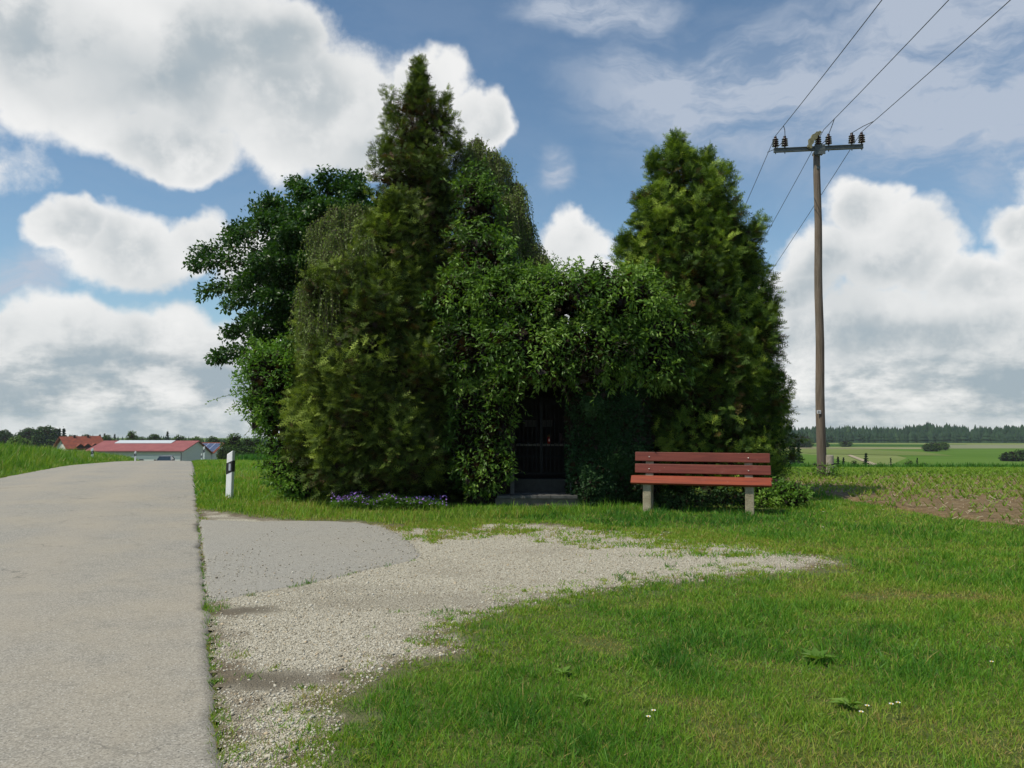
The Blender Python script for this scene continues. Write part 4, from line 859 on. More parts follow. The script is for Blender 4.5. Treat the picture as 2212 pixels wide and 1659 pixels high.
bz = math.radians(-15.5); FL = at(1362, 1040, 12.28); bo = empty('park_bench', (FL[0], FL[1], 0), bz); tagk(bo, 'red-brown wooden bench on weathered concrete legs before the right-hand conifer', 'bench')
BLn = 2.12
def plank(name, y0, y1, z0, z1, x0=0, x1=BLn, tilt=0, label=None):
    mb = MB(); M = Matrix.Translation((0, (y0+y1)/2, (z0+z1)/2)) @ Matrix.Rotation(tilt, 4, 'X') @ Matrix.Translation((0, -(y0+y1)/2, -(z0+z1)/2))
    mb.box(x0, x1, y0, y1, z0, z1, M, bev=.009); return mb.build(name, M_paintb if name == 'back_plank' else M_paint, bo, False)
plank('seat_plank', -0.02, 0.140, 0.480, 0.522, tilt=math.radians(43))
plank('seat_plank', 0.135, 0.280, 0.512, 0.552, 0.02, BLn+.02, math.radians(6))
plank('seat_plank', 0.295, 0.430, 0.510, 0.550, 0.02, BLn+.025, math.radians(-4))
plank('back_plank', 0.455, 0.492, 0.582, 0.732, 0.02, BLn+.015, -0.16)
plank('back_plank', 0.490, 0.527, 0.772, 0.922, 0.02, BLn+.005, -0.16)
for xx in (0.25, 1.80):
    mb = MB(); w = .065
    mb.box(xx-w, xx+w, .05, .19, -.12, .42, bev=.012)
    V = [(.052,.40),(.052,.43),(.13,.508),(.44,.506),(.50,.62),(.545,.86),(.61,.86),(.56,.56),(.53,.38),(.50,-.1),(.40,-.1),(.40,.34),(.25,.34),(.19,.30)]
    k = len(V); A = [(xx-w+.004, a, b) for a, b in V]; B = [(xx+w-.004, a, b) for a, b in V]
    def tri_poly(mb, V, A, B):
        bm = bmesh.new(); f = bm.faces.new([bm.verts.new((a, b, 0)) for a, b in V]); r = bmesh.ops.triangulate(bm, faces=[f]); bm.verts.index_update()
        ts = [[v.index for v in f.verts] for f in bm.faces]; bm.free(); k = len(V)
        mb.add(A+B, [tuple(x) for x in ts]+[tuple(k+i for i in x[::-1]) for x in ts]+[(i, (i+1) % k, k+(i+1) % k, k+i) for i in range(k)])
    tri_poly(mb, V, A, B); mb.build('concrete_leg', M_bconc, bo)
M_zinc = plain('zinc', (0.6,0.58,0.52), None, .4, 20, 0, .5, .6)
for zz in (.65, .845):
    for xx in (.25, 1.80):
        mb = MB()
        yy = .447+(zz-.65)*.18; V, Fc = lathe([(.010,0),(.009,.006),(.003,.009)], 10)
        M = Matrix.Translation((xx, yy, zz)) @ Matrix.Rotation(math.radians(90-9), 4, 'X'); mb.add([M @ Vector(v) for v in V], Fc); mb.build('bolt', M_zinc, bo)
# a yellow dead thuja sprig lying on the back rest is left to the tree
# ------------------------------------------------------------ delineator posts
M_white = plain('white_plastic', (0.85,0.86,0.86), (0.78,0.78,0.77), .45, 5, 0)
M_black = plain('black_plastic', (0.02,0.02,0.022), (0.03,0.03,0.03), .5, 5, 0)
M_refl = plain('reflector', (0.45,0.48,0.52), (0.32,0.35,0.40), .2, 30, 0)
M_rust = plain('dirty_edge', (0.30,0.16,0.09), (0.2,.12,.08), .8, 30, 0)
def post(loc, label, lean=(0, 0), rz=0.0, h=0.90, group='roadside marker posts'):
    o = empty('marker_post', loc, rz); tagk(o, label, 'marker post', group); o.rotation_euler = (lean[0], lean[1], rz)
    w = .062; b0, b1 = h*.56, h*.79; s = .055; cut = .075
    def slab(name, zl0, zl1, zr0, zr1, mat, par, grow=0):
        V = []
        for yy in (-.05-grow, .0+.028+grow):
            V += [(-w-grow, yy, zl0), (w+grow, yy, zr0), (w+grow, yy, zr1), (-w-grow, yy, zl1)]
        return mesh_py(name, V, [(0,1,2,3),(7,6,5,4),(0,4,5,1),(1,5,6,2),(2,6,7,3),(3,7,4,0)], mat, par)
    bod = slab('body', -.15, h-cut, -.15, h, M_white, o)
    m_ = bod.modifiers.new('bevel', 'BEVEL'); m_.width = .012; m_.segments = 2
    bnd = slab('black_band', b0-s, b1-s, b0, b1, M_black, o, .003)
    mb = MB(); mb.box(-.006, .036, -.058, -.0535, b0+.02, b1-.055); mb.build('reflector', M_refl, bnd)
    return o
p0 = at(496.5, 1074, 14.25); post((p0[0], p0[1], 0.0), 'nearest black and white marker post in the grass beside the conifers', (0, math.radians(1.4)), math.radians(-18), .885)
def tpost(px, pytop, d, label, rz=0.2):
    q = at(px, pytop, d); z = float(T(q[0], q[1], True)); h = min(1.05, max(.5, q[2]-z)); post((q[0], q[1], q[2]-h), label, (0, 0), rz, h)
tpost(441, 964, 62, 'distant marker post at the crest, right of the lane')
tpost(435.5, 979, 85, 'farthest marker post just showing over the grass right of the lane')
tpost(199.5, 967, 44, 'distant marker post on the grassy bank in front of the red-roofed house')
tpost(292.5, 974, 62, 'distant marker post where the left bank meets the lane')
# ------------------------------------------------------------ power pole and wires
def f_polewood(t, p):
    P = ocoord(t); g = t.noise(t.vm('MULTIPLY', P, (55, 55, 1.6)), 1, 8, .65); n = t.noise(P, 1.2, 4, .6); s = t.new('ShaderNodeSeparateXYZ'); t.put(s.inputs[0], P)
    c = t.ramp(g, [(.3,(0.045,0.034,0.024)),(.48,(0.135,0.108,0.080)),(.7,(0.25,0.21,0.165))]); c = t.mix(t.mr(n, .4, .7, 0, .35), c, (0.16,0.095,0.058))
    c = t.mix(t.mr(s.outputs[2], .0, 2.2, .45, 0), c, (0.05,0.042,0.032)); t.put(p.inputs['Base Color'], c); p.inputs['Roughness'].default_value = .9
    t.put(p.inputs['Normal'], t.bump(g, .8, .012))
M_pole = material('weathered_pole_wood', f_polewood)
M_steel = plain('galvanised_steel', (0.13,0.15,0.15), (0.08,0.095,0.095), .6, 15, .2, .4, .3)
M_insul = plain('brown_porcelain', (0.035,0.012,0.012), (0.020,0.009,0.010), .22, 15, 0, .6)
M_wire = plain('wire', (0.06,0.065,0.07), None, .6, 15, 0)
PD = 21.0; pb = at(1774.5, 1032, PD); ptop = at(1764.5, 328, PD)
pz = float(T(pb[0], PD)); po = empty('power_pole', (pb[0], PD, pz)); tagk(po, 'weathered wooden power pole with steel crossarm and brown insulators', 'power pole')
L0 = np.array(po.location)
tp = ptop-L0; mb = MB(); K = 14
mb.tube([(tp[0]*i/K+0.012*math.sin(i*1.3), 0, -0.3+(tp[2]+.3)*i/K) for i in range(K+1)], [0.128-0.040*i/K for i in range(K+1)], 16); mb.build('pole', M_pole, po, True)
az_ = math.radians(-1.5); ca = empty('crossarm', (tp[0]+.02, -.13, tp[2]+.06)); ca.parent = po; ca.rotation_euler = (0, math.radians(-1.0), math.radians(-3))
bpy.data.objects.remove(ca)
CM = Matrix.Translation((tp[0]+.02, -.13, tp[2]+.045)) @ Matrix.Rotation(math.radians(-1.0), 4, 'Y') @ Matrix.Rotation(math.radians(-5), 4, 'Z')
mb = MB(); mb.box(-1.22, 1.15, -.03, .03, -.055, .055, CM); mb.box(-1.22, 1.15, -.055, -.032, .045, .056, CM); mb.box(-1.22, 1.15, -.055, -.032, -.056, -.045, CM)
arm = mb.build('crossarm', M_steel, po)
mb = MB(); mb.box(-.14, .14, -.05, -.034, -.17, .10, CM); mb.box(-.13, -.10, .03, .24, -.12, -.06, CM); mb.box(.10, .13, .03, .24, -.12, -.06, CM); mb.tube([CM @ Vector((-.14, 0, -.1)), CM @ Vector((-.02, 0, -.2)), CM @ Vector((.12, 0, -.1)), CM @ Vector((.2, 0, 0))], .02, 6)
mb.build('bracket', M_steel, po)
mb = MB(); mb.box(tp[0]*.9-.05, tp[0]*.9+.05, -.105, -.085, tp[2]-.5, tp[2]-.42); mb.build('clamp_plate', M_steel, po)
ins_x = [-1.17, -.92, -.03, .245, .86, 1.12]; ITOP = []
prof = [(.018,-.10),(.018,.045),(.045,.055),(.05,.06)]
for k in range(4): z = .065+.058*k; prof += [(.092-.004*k, z),(.094-.004*k, z+.014),(.040, z+.030),(.034, z+.055)]
prof += [(.042,.305),(.035,.335),(.015,.345)]
insm = None
for x in ins_x:
    V, Fc = lathe(prof, 14); base = CM @ Vector((x, 0, .055)); 
    if insm is None:
        o = mesh_py('insulator', V, Fc, M_insul, po, True); insm = o
        pin = mesh_py('pin', *lathe([(.014,-.15),(.014,-.005),(.03,0),(.03,.02)], 8), M_steel, o, True); pinm = pin.data
    else:
        o = insm.copy(); COL.objects.link(o); o.parent = po; pin = bpy.data.objects.new('pin', pinm); COL.objects.link(pin); pin.parent = o
    o.location = base; ITOP.append(np.array(base)+np.array([0, 0, .33])+L0)
# number plate
M_plate = plain('enamel', (0.75,0.76,0.78), None, .4, 5, 0)
zp = at(1769, 890, PD-.13)[2]-pz; xp = at(1769, 890, PD-.13)[0]-L0[0]
mb = MB(); mb.box(xp-.055, xp+.055, -.140, -.122, zp-.045, zp+.045, bev=.004); pl = mb.build('number_plate', M_plate, po)
def text(name, s, size, mat, parent, loc, rot=(math.pi/2, 0, 0), ext=.001):
    c = bpy.data.curves.new(name, 'FONT'); c.body = s; c.size = size; c.extrude = ext; c.align_x = 'CENTER'; c.align_y = 'CENTER'
    tmp = bpy.data.objects.new('tmp', c); COL.objects.link(tmp); bpy.context.view_layer.update()
    me = bpy.data.meshes.new_from_object(tmp.evaluated_get(bpy.context.evaluated_depsgraph_get())); bpy.data.objects.remove(tmp)
    me.materials.clear(); o = link(name, me, mat, parent); o.location = loc; o.rotation_euler = rot; return o
text('plate_number', '54', .075, M_black, pl, (xp, -.1425, zp))
# piece of bark standing at the middle insulator: a lichen-covered roof tile shaped shard
wd = MB(); c0 = Vector(tuple(at(1764, 303, PD-.1)-L0))
shard = [at(1748, 320, PD-.2)-L0, at(1752, 305, PD-.2)-L0, at(1762, 292, PD-.2)-L0, at(1772, 285, PD-.2)-L0]
V = []; Fc = []
K = 12
for i in range(K+1):
    u = i/K*3; j = min(int(u), 2); f = u-j; c = Vector(tuple(shard[j]))*(1-f)+Vector(tuple(shard[j+1]))*f; w = .035+.035*math.sin(math.pi*min(1, i/K*.9+.08))+.018*math.sin(i*2.1)
    q = Vector((.75, 0, -.6)).normalized()
    for (a, b) in ((-w, -.05), (w, -.05), (w, .05), (-w, .05)): V.append(c+q*a+Vector((0, b, 0)))
for i in range(K):
    for j in range(4): Fc.append((i*4+j, i*4+(j+1) % 4, (i+1)*4+(j+1) % 4, (i+1)*4+j))
Fc += [(3, 2, 1, 0), (K*4, K*4+1, K*4+2, K*4+3)]
mesh_py('bird_guard', V, Fc, plain('lichen_wood', (0.26,0.25,0.15), (0.14,0.13,0.08), .95, 14, .6), po)
# concrete stub beside the pole
sb = at(1793, 1020, 20.9); so_ = empty('pole_stub', (sb[0], 20.95, float(T(sb[0], 20.95)))); tagk(so_, 'short concrete stub post strapped beside the power pole', 'stub post')
zt = at(1793, 983, 20.95)[2]-so_.location.z
mesh_py('post', *lathe([(.135,-.3),(.13,.0),(.115,zt-.02),(.105,zt)], 18), M_conc, so_, True)
mb = MB(); zs_ = at(1785, 1004, 20.9)[2]-so_.location.z; mb.tube([(-.42,-.17,zs_-.02),(-.1,-.20,zs_),(.16,-.13,zs_+.03),(.13,.05,zs_+.03)], .012, 6); mb.tube([(-.42,-.17,zs_-.02),(-.36,.2,zs_),(.0,.22,zs_+.02),(.13,.05,zs_+.03)], .012, 6)
mb.tube([(.06,-.135,zs_+.02),(-.05,-.15,zs_-.16),(-.09,-.13,zs_-.32)], .009, 5); mb.build('strap', M_iron, so_, True)
# wires: three conductors, each past its pair of insulators
farx = 14.6; FD = 80.0; far_z = float(T(farx, FD))+8.9
def wire(A, sideX, label):
    A = np.array(A); B = np.array([farx+sideX, FD, far_z]); pts = []
    near = []
    for i in range(25):                      # away span
        u = (1-i/24)**1; p = A*(1-u)+B*u; p[2] -= 1.75*4*u*(1-u)*.55; pts.append(p)
    dirn = np.array([-.100, -1, 0]); 
    for i in range(1, 25):
        q = i*1.4; near.append(A+dirn*q+np.array([0, 0, -.065*q+.0012*q*q]))
    o = MB(); o.tube(pts+near, .0085, 5); ob = o.build('power_line', M_wire, None, True); tagk(ob, label, 'wire', 'conductors of the overhead line'); return ob
labs = ['left-hand overhead wire running past the left pair of insulators', 'middle overhead wire running over the head of the power pole', 'right-hand overhead wire running past the right pair of insulators']
AT = [ITOP[0]+np.array([.0, 0, .02]), ITOP[3]*.5+ITOP[2]*.5+np.array([-.02, -.1, .10]), ITOP[5]+np.array([0, 0, .02])]
for k in range(3):
    w = wire(AT[k], (-1.05, 0, 1.05)[k], labs[k])
for k, (a, b) in enumerate(((0, 1), (2, 3), (5, 4))):
    mb = MB(); A = AT[k]+np.array([-.1, -1.0, -.06])*.9; B = ITOP[b]; mb.tube([tuple(A-L0), tuple((A*.5+B*.5)-L0+np.array([.02, 0, .03])), tuple(B-L0+np.array([0, -.03, .0])), tuple(B-L0+np.array([0, .0, -.03]))], .010, 5); mb.build('jumper_wire', M_wire, po, True); mb = MB()
    C = AT[k]+np.array([.08, .9, -.14]); mb.tube([tuple(ITOP[b]-L0+np.array([0, 0, -.1])), tuple((C+ITOP[b])*.5-L0+np.array([0, 0, -.12])), tuple(C-L0)], .010, 5); mb.build('jumper_wire', M_wire, po, True)
# ------------------------------------------------------------ buildings beyond the crest
M_wallw = plain('white_render', (0.60,0.60,0.56), (0.54,0.54,0.50), .9, 1.5, 0)
M_roofr = material('red_roof_sheet', lambda t, p: (t.put(p.inputs['Base Color'], t.mix(t.m('MULTIPLY', t.mr(t.noise(ocoord(t), .6, 5, .6), .35, .7), 1.0), (0.235,0.062,0.062), (0.29,0.085,0.080))), t.put(p.inputs['Roughness'], .75))[0])
M_roofo = material('red_clay_tiles', lambda t, p: (t.put(p.inputs['Base Color'], t.mix(t.mr(t.noise(ocoord(t), 1.5, 6, .65), .35, .65), (0.235,0.052,0.024), (0.15,0.036,0.020))), t.put(p.inputs['Roughness'], .85))[0])
M_dkw = plain('dark_timber', (0.05,0.03,0.02), None, .8, 3, 0)
M_glass = plain('window_glass', (0.03,0.035,0.04), None, .1, 3, 0, .6)
def f_pv(t, p):
    P = ocoord(t); s = t.new('ShaderNodeSeparateXYZ'); t.put(s.inputs[0], P)
    gx_ = t.m('PINGPONG', t.m('MULTIPLY', s.outputs[0], 1/1.7), .5); gy_ = t.m('PINGPONG', t.m('MULTIPLY', s.outputs[1], 1/1.05), .5)
    ln = t.m('MAXIMUM', t.mr(gx_, .0, .05, 1, 0), t.mr(gy_, 0, .05, .6, 0)); t.put(p.inputs['Base Color'], t.mix(ln, (0.035,0.055,0.13), (0.55,0.58,0.65))); p.inputs['Roughness'].default_value = .25
M_pv = material('solar_cells', f_pv)
M_pv2 = plain('sky_sheen_solar_strip', (0.55,0.60,0.62), (0.50,0.55,0.58), .3, 1, 0)  # reflected sky put into the panels' pale base colour
def gable(o, x0, x1, y0, y1, zb, ze0, zr, ze1, mw, mr, yr, ov=.5, ovx=.6, th=.18):
    mb = MB()
    V = [(x, y, z) for x in (x0, x1) for y, z in ((y0, zb), (y1, zb), (y1, ze1), (yr, zr), (y0, ze0))]
    mb.add(V, [(4,3,2,1,0),(5,6,7,8,9),(0,5,9,4),(1,2,7,6),(0,1,6,5)]); mb.build('wall', mw, o)
    s0 = (zr-ze0)/(yr-y0); s1 = (zr-ze1)/(y1-yr); mb = MB()
    for (ya, za, yb, zb_) in ((y0-ov, ze0-ov*s0+.02, yr, zr+.02), (y1+ov, ze1-ov*s1+.02, yr, zr+.02)):
        A = [(x0-ovx, ya, za), (x1+ovx, ya, za), (x1+ovx, yb, zb_), (x0-ovx, yb, zb_)]; B = [(x, y, z+th) for x, y, z in A]
        if ya > yb: A = A[::-1]; B = B[::-1]
        mb.add(A+B, [(3,2,1,0),(4,5,6,7),(0,1,5,4),(1,2,6,5),(2,3,7,6),(3,0,4,7)])
    return mb.build('roof', mr, o)
def pz_(py, d): return at(1106, py, d)[2]
# long barn
d0 = 180.; bx1 = (687*.576-CX)/F*d0; bx0 = bx1-22; zb = float(T(-85, 188))-.3; ze0 = pz_(974.5, d0); zr = pz_(953.5, 188.5); ze1 = pz_(979, 197)
bn = empty('barn', (bx1, d0, zb)); tagk(bn, 'long white barn with a low red roof beyond the crest', 'barn')
rf = gable(bn, -22, 0, 0, 17, 0, ze0-zb, zr-zb, ze1-zb, M_wallw, M_roofr, 8.5, .45, .55)
mb = MB(); sl_ = (zr-ze0)/8.5; x0, x1 = -18.8, -5.2
mb.add([(x0+.0, 5.9, zr-zb-2.6*sl_+.22), (x1, 5.9, zr-zb-2.6*sl_+.22), (x1+.0, 8.3, zr-zb-.2*sl_+.24), (x0, 8.3, zr-zb-.2*sl_+.24), (x0, 5.9, zr-zb-2.6*sl_+.32), (x1, 5.9, zr-zb-2.6*sl_+.32), (x1, 8.3, zr-zb-.2*sl_+.34), (x0, 8.3, zr-zb-.2*sl_+.34)], [(3,2,1,0),(4,5,6,7),(0,1,5,4),(1,2,6,5),(2,3,7,6),(3,0,4,7)]); mb.build('solar_panels', M_pv2, rf)
mb = MB(); zr1 = pz_(985.2, d0)-zb; mb.box(-13.2, -.45, -.10, -.0, .1, zr1); mb.build('sliding_door', plain('sunlit_door_panel', (0.74,0.74,0.70), (0.70,.70,.66), .8, 1.5, 0), bn)  # sunlit wall zone below the eave shade, put into the panel's brighter colour
mb = MB(); mb.tube([(-.15, -.5, ze0-zb-.25), (-.15, -.12, ze0-zb-.6), (-.15, -.12, 0)], .07, 6); mb.box(-22.5, .5, -.57, -.45, ze0-zb-.26, ze0-zb-.14); mb.build('gutter', M_steel, bn)
mb = MB(); mb.box(-9.9, -8.9, -.2, -.11, zr1-.95, zr1-.75); mb.build('door_handle', M_dkw, bn)
# barn with solar roof
d1 = 201.; cx1 = (800*.576-CX)/F*d1; zb2 = float(T(cx1, 205))-.3; e0 = pz_(978, d1); zr_ = pz_(957.5, 208)
b2 = empty('barn', (cx1, d1, zb2)); tagk(b2, 'smaller white barn with dark solar panels on its roof behind the long barn', 'barn')
r2 = gable(b2, -14, 0, 0, 14, 0, e0-zb2, zr_-zb2, e0-zb2, M_wallw, M_roofo, 7, .6, .7)
sl2 = (zr_-e0)/7; a2 = math.atan(sl2); pn = MB(); pn.box(-12.5, 0, 0, 6.4, 0, .08); po2 = pn.build('solar_panels', M_pv, r2); po2.rotation_euler = (a2, 0, 0); po2.location = (.2, -.1, e0-zb2+.26)
mb = MB(); mb.box(.01, .06, 4.0, 4.9, 2.6, 3.4); mb.build('window', M_glass, b2)
# red-roofed house
d2 = 200.; hx = (238*.576-CX)/F*d2; zb3 = float(T(hx, d2))-.4; zr3 = pz_(944.5, d2); ze3 = pz_(966, d2)
hs = empty('house', (hx, d2, zb3), math.radians(48)); tagk(hs, 'white house with a steep orange-red tiled roof behind the bank', 'house')
rf3 = gable(hs, 0, 8.4, -4.4, 4.4, 0, ze3-zb3, zr3-zb3, ze3-zb3, M_wallw, M_roofo, 0, .9, .8)
mb = MB(); mb.box(-.06, .0, -.2, .55, zr3-zb3-1.75, zr3-zb3-.95); mb.build('window', M_glass, hs)
for x in (2.6, 5.9):
    mb = MB(); mb.box(x-.22, x+.22, -.75, -.3, zr3-zb3-.6, zr3-zb3+.55); mb.build('chimney', M_dkw, rf3)
s3 = (zr3-ze3)/4.4
for i in range(4):
    x = 2.6+i*1.75; yy = -4.9; zz = ze3-zb3+.05; mb = MB()
    mb.add([(x-.75,yy,zz-.75),(x+.75,yy,zz-.75),(x+.75,yy,zz+.25),(x,yy,zz+.75),(x-.75,yy,zz+.25),(x-.75,yy+2.6,zz-.75),(x+.75,yy+2.6,zz-.75),(x+.75,yy+2.6,zz+.25),(x,yy+2.6,zz+.75),(x-.75,yy+2.6,zz+.25)], [(0,1,2,3,4),(0,5,6,1),(1,6,7,2),(4,9,5,0),(9,8,7,6,5)]); dm = mb.build('dormer', M_dkw, hs)
    mb = MB(); mb.add([(x-1,yy-.25,zz+.12),(x,yy-.25,zz+.92),(x,yy+2.9,zz+.92),(x-1,yy+2.9,zz+.12),(x+1,yy-.25,zz+.12),(x+1,yy+2.9,zz+.12),(x-1,yy-.25,zz+.0),(x,yy-.25,zz+.8),(x+1,yy-.25,zz+.0)], [(0,1,2,3),(1,4,5,2),(0,6,7,1),(1,7,8,4)]); mb.build('dormer_roof', M_roofo, dm)
    mb = MB(); mb.box(x-.35, x+.35, yy-.04, yy-.005, zz-.55, zz+.15); mb.build('pane', M_glass, dm)
# ------------------------------------------------------------ car just below the crest
M_car = material('car_paint', lambda t, p: (t.put(p.inputs['Base Color'], (0.06,0.07,0.085)), t.put(p.inputs['Roughness'], .5), t.put(p.inputs['Coat Weight'], .2))[0])
M_cgl = plain('car_glass', (0.02,0.035,0.045), None, .06, 3, 0, .7); M_rub = plain('rubber', (0.02,0.02,0.02), None, .8, 20, 0)
dcar = 93.; cxp = (623*.576-CX)/F*dcar; cz = float(T(cxp, dcar, True))+.04
car = empty('car', (cxp, dcar, 0)); tagk(car, 'dark silver car coming up the lane, only its roof and windscreen showing', 'car')
zroof = at(359, 985.0, dcar)[2]; car.location.z = zroof-1.46; car.rotation_euler = (0, 0, math.radians(15))
secs = [(-2.15,.62,.30,.62),(-2.05,.80,.25,.74),(-1.4,.86,.22,.86),(-.85,.87,.22,.95),(.0,.88,.22,.97),(1.2,.88,.22,.98),(1.9,.85,.25,.98),(2.15,.78,.32,.80)]
def loft(secs, mat, name, par, bl=.12):
    V = []; Fc = []
    for (y, hw_, z0, z1) in secs:
        V += [(-hw_+bl, y, z0), (hw_-bl, y, z0), (hw_, y, z0+bl), (hw_, y, (z0+z1)/2), (hw_-.04, y, z1-.06), (hw_-.12, y, z1), (-hw_+.12, y, z1), (-hw_+.04, y, z1-.06), (-hw_, y, (z0+z1)/2), (-hw_, y, z0+bl)]
    k = 10
    for i in range(len(secs)-1):
        for j in range(k): Fc.append((i*k+j, i*k+(j+1) % k, (i+1)*k+(j+1) % k, (i+1)*k+j))
    Fc += [tuple(range(k))[::-1], tuple((len(secs)-1)*k+j for j in range(k))]; return mesh_py(name, V, Fc, mat, par, True)
body = loft(secs, M_car, 'body', car)
def hexa(bot, top, name, mat, par):
    V = bot+top; return mesh_py(name, V, [(3,2,1,0),(4,5,6,7),(0,1,5,4),(1,2,6,5),(2,3,7,6),(3,0,4,7)], mat, par)
hexa([(-.78,-.95,.955),(.78,-.95,.955),(.80,1.85,.965),(-.80,1.85,.965)], [(-.60,-.10,1.41),(.60,-.10,1.41),(.60,1.35,1.41),(-.60,1.35,1.41)], 'windows', M_cgl, body)
rf_ = hexa([(-.63,-.16,1.395),(.63,-.16,1.395),(.63,1.42,1.395),(-.63,1.42,1.395)], [(-.55,-.02,1.46),(.55,-.02,1.46),(.55,1.3,1.46),(-.55,1.3,1.46)], 'roof', M_car, body)
for s in (-1, 1):
    mb = MB(); mb.tube([(s*.80,-.97,.95),(s*.615,-.13,1.41)], .03, 6); mb.build('pillar', M_car, body)
    mb = MB(); mb.tube([(s*.82,1.87,.95),(s*.615,1.38,1.41)], .04, 6); mb.build('pillar', M_car, body)
for s in (-1, 1):
    mb = MB(); mb.box(s*1.0-.11, s*1.0+.11, -.72, -.62, .96, 1.08, bev=.02); mb.box(min(s*.80, s*.92), max(s*.80, s*.92), -.70, -.66, .97, 1.0); mb.build('wing_mirror', M_black, car)
    mb = MB(); mb.box(s*.62-.14, s*.62+.14, -2.17, -2.10, .58, .70, bev=.02); mb.build('headlight', M_refl, car)
    for y in (-1.35, 1.3):
        V, Fc = lathe([(.2,-.1),(.31,-.1),(.32,-.07),(.32,.07),(.31,.1),(.2,.1)], 20); M = Matrix.Translation((s*.80, y, .32)) @ Matrix.Rotation(math.pi/2, 4, 'Y')
        w = mesh_py('wheel', [M @ Vector(v) for v in V], Fc, M_rub, car, True)
        V, Fc = lathe([(.19,-.105),(.19,.105)], 16); mesh_py('rim', [M @ Vector(v) for v in V], Fc, M_steel, w)
# ------------------------------------------------------------ far trees
M_far = material('far_leaves', f_leafmat(BR+[(0.12,(0.020,0.045,0.012)),(0.5,(0.048,0.095,0.018)),(0.8,(0.095,0.165,0.030)),(1.0,(0.14,0.22,0.04))], .6, .2, .15))
M_farc = material('far_needles', f_leafmat(BR+[(0.12,(0.010,0.026,0.014)),(0.6,(0.020,0.046,0.022)),(1.0,(0.042,0.078,0.032))], .7, .05, .1))
def dtree(px, pytop, wpx, d, tb, label, group, hbase=None, n=520):
    top = at(px, pytop, d); zg = float(T(top[0], d)); h = max(top[2]-zg, 1.5); w = wpx/2/F*d
    o = plant('deciduous_tree', (top[0], d, zg), label, 'tree', group)
    trunk('trunk', [(0,0,-.3),(.05,0,h*.35),(0,.1,h*.7)], [h*.035,h*.025,h*.01], o)
    lobes = []; k = 9; P = []; N = []
    for i in range(k):
        a = rng.random()*6.28; r = rng.uniform(.15, .6)*w; zz = h*rng.uniform(.38, .78); c = np.array([math.cos(a)*r, math.sin(a)*r*.8, zz]); R_ = np.array([w*rng.uniform(.38, .55)]*2+[min(h*.24, w*.5)])
        m_ = n//k; q = unit(rng.normal(size=(m_, 3))); P.append(c+q*R_*rng.uniform(.75, 1.05, (m_, 1))); N.append(q)
    c = np.array([0, 0, h*.74]); m_ = n//4; q = unit(rng.normal(size=(m_, 3))); P.append(c+q*np.array([w*.55, w*.5, h*.25])*rng.uniform(.8, 1.03, (m_, 1))); N.append(q)
    P = np.concatenate(P); N = np.concatenate(N); m_ = len(P); s = w*.17
    cl_ = cluster(P, N+np.array([0, 0, .3]), s, s*.8, 7, None, s*.62, np.clip(tb+.5*(vn(P+top, 3/w)-.5)+rng.normal(0, .06, m_), .12, 1), .95, 0, LEAF_V, LEAF_T, .8, .08)
    fi = fill(P, N, m_*2, (w*.15, w*.45), w*.28, .03)
    V, Tt, A = merge([cl_, fi]); mesh_np('crown', V, Tt, M_far, o, tint=A); return o
def ctree(px, pytop, wpx, d, tb, label, group, name='spruce_tree', dens=1.0):
    top = at(px, pytop, d); zg = float(T(top[0], d)); h = max(top[2]-zg, 1.2); w = wpx/2/F*d
    o = plant(name, (top[0], d, zg), label, 'tree', group); trunk('trunk', [(0,0,-.3),(0,0,h*.5),(0,0,h*.97)], [h*.03,h*.018,h*.004], o)
    n = int(620*dens); u = rng.random(n)**.75; a = rng.random(n)*6.28; lay = np.floor(u*13+rng.normal(0, .15, n))/13
    r = w*(0.06+lay)*rng.uniform(.35, 1.08, n)*(1+.15*np.sin(a*3+lay*20)); P = np.c_[np.cos(a)*r*.85, np.sin(a)*r*.85, h*(1-lay*.93)-r*.12]
    D = np.c_[np.cos(a), np.sin(a), -.35+rng.normal(0, .2, n)]; s = (w*.20+w*.42*lay)
    parts = []; V, Tt, A = instances(LEAF_V, LEAF_T, P, frames(D, rng.normal(size=(n, 3))), np.c_[s*.8, s*1.25, s], np.clip(tb+rng.normal(0, .12, n), .12, 1))
    parts.append((V, Tt, A)); V2 = instances(LEAF_V, LEAF_T, np.c_[np.zeros((n//3, 2)), h*rng.uniform(.05, .97, n//3)], frames(np.c_[rng.normal(0, .5, (n//3, 2)), np.full(n//3, 1.)]), np.c_[[w*.25]*(n//3), [w*.5]*(n//3), [w*.3]*(n//3)]*np.ones((n//3, 3)), np.full(n//3, .2)); parts.append(V2)
    V, Tt, A = merge(parts); mesh_np('crown', V, Tt, M_farc, o, tint=A); return o
G1 = 'trees behind the barns and the house'
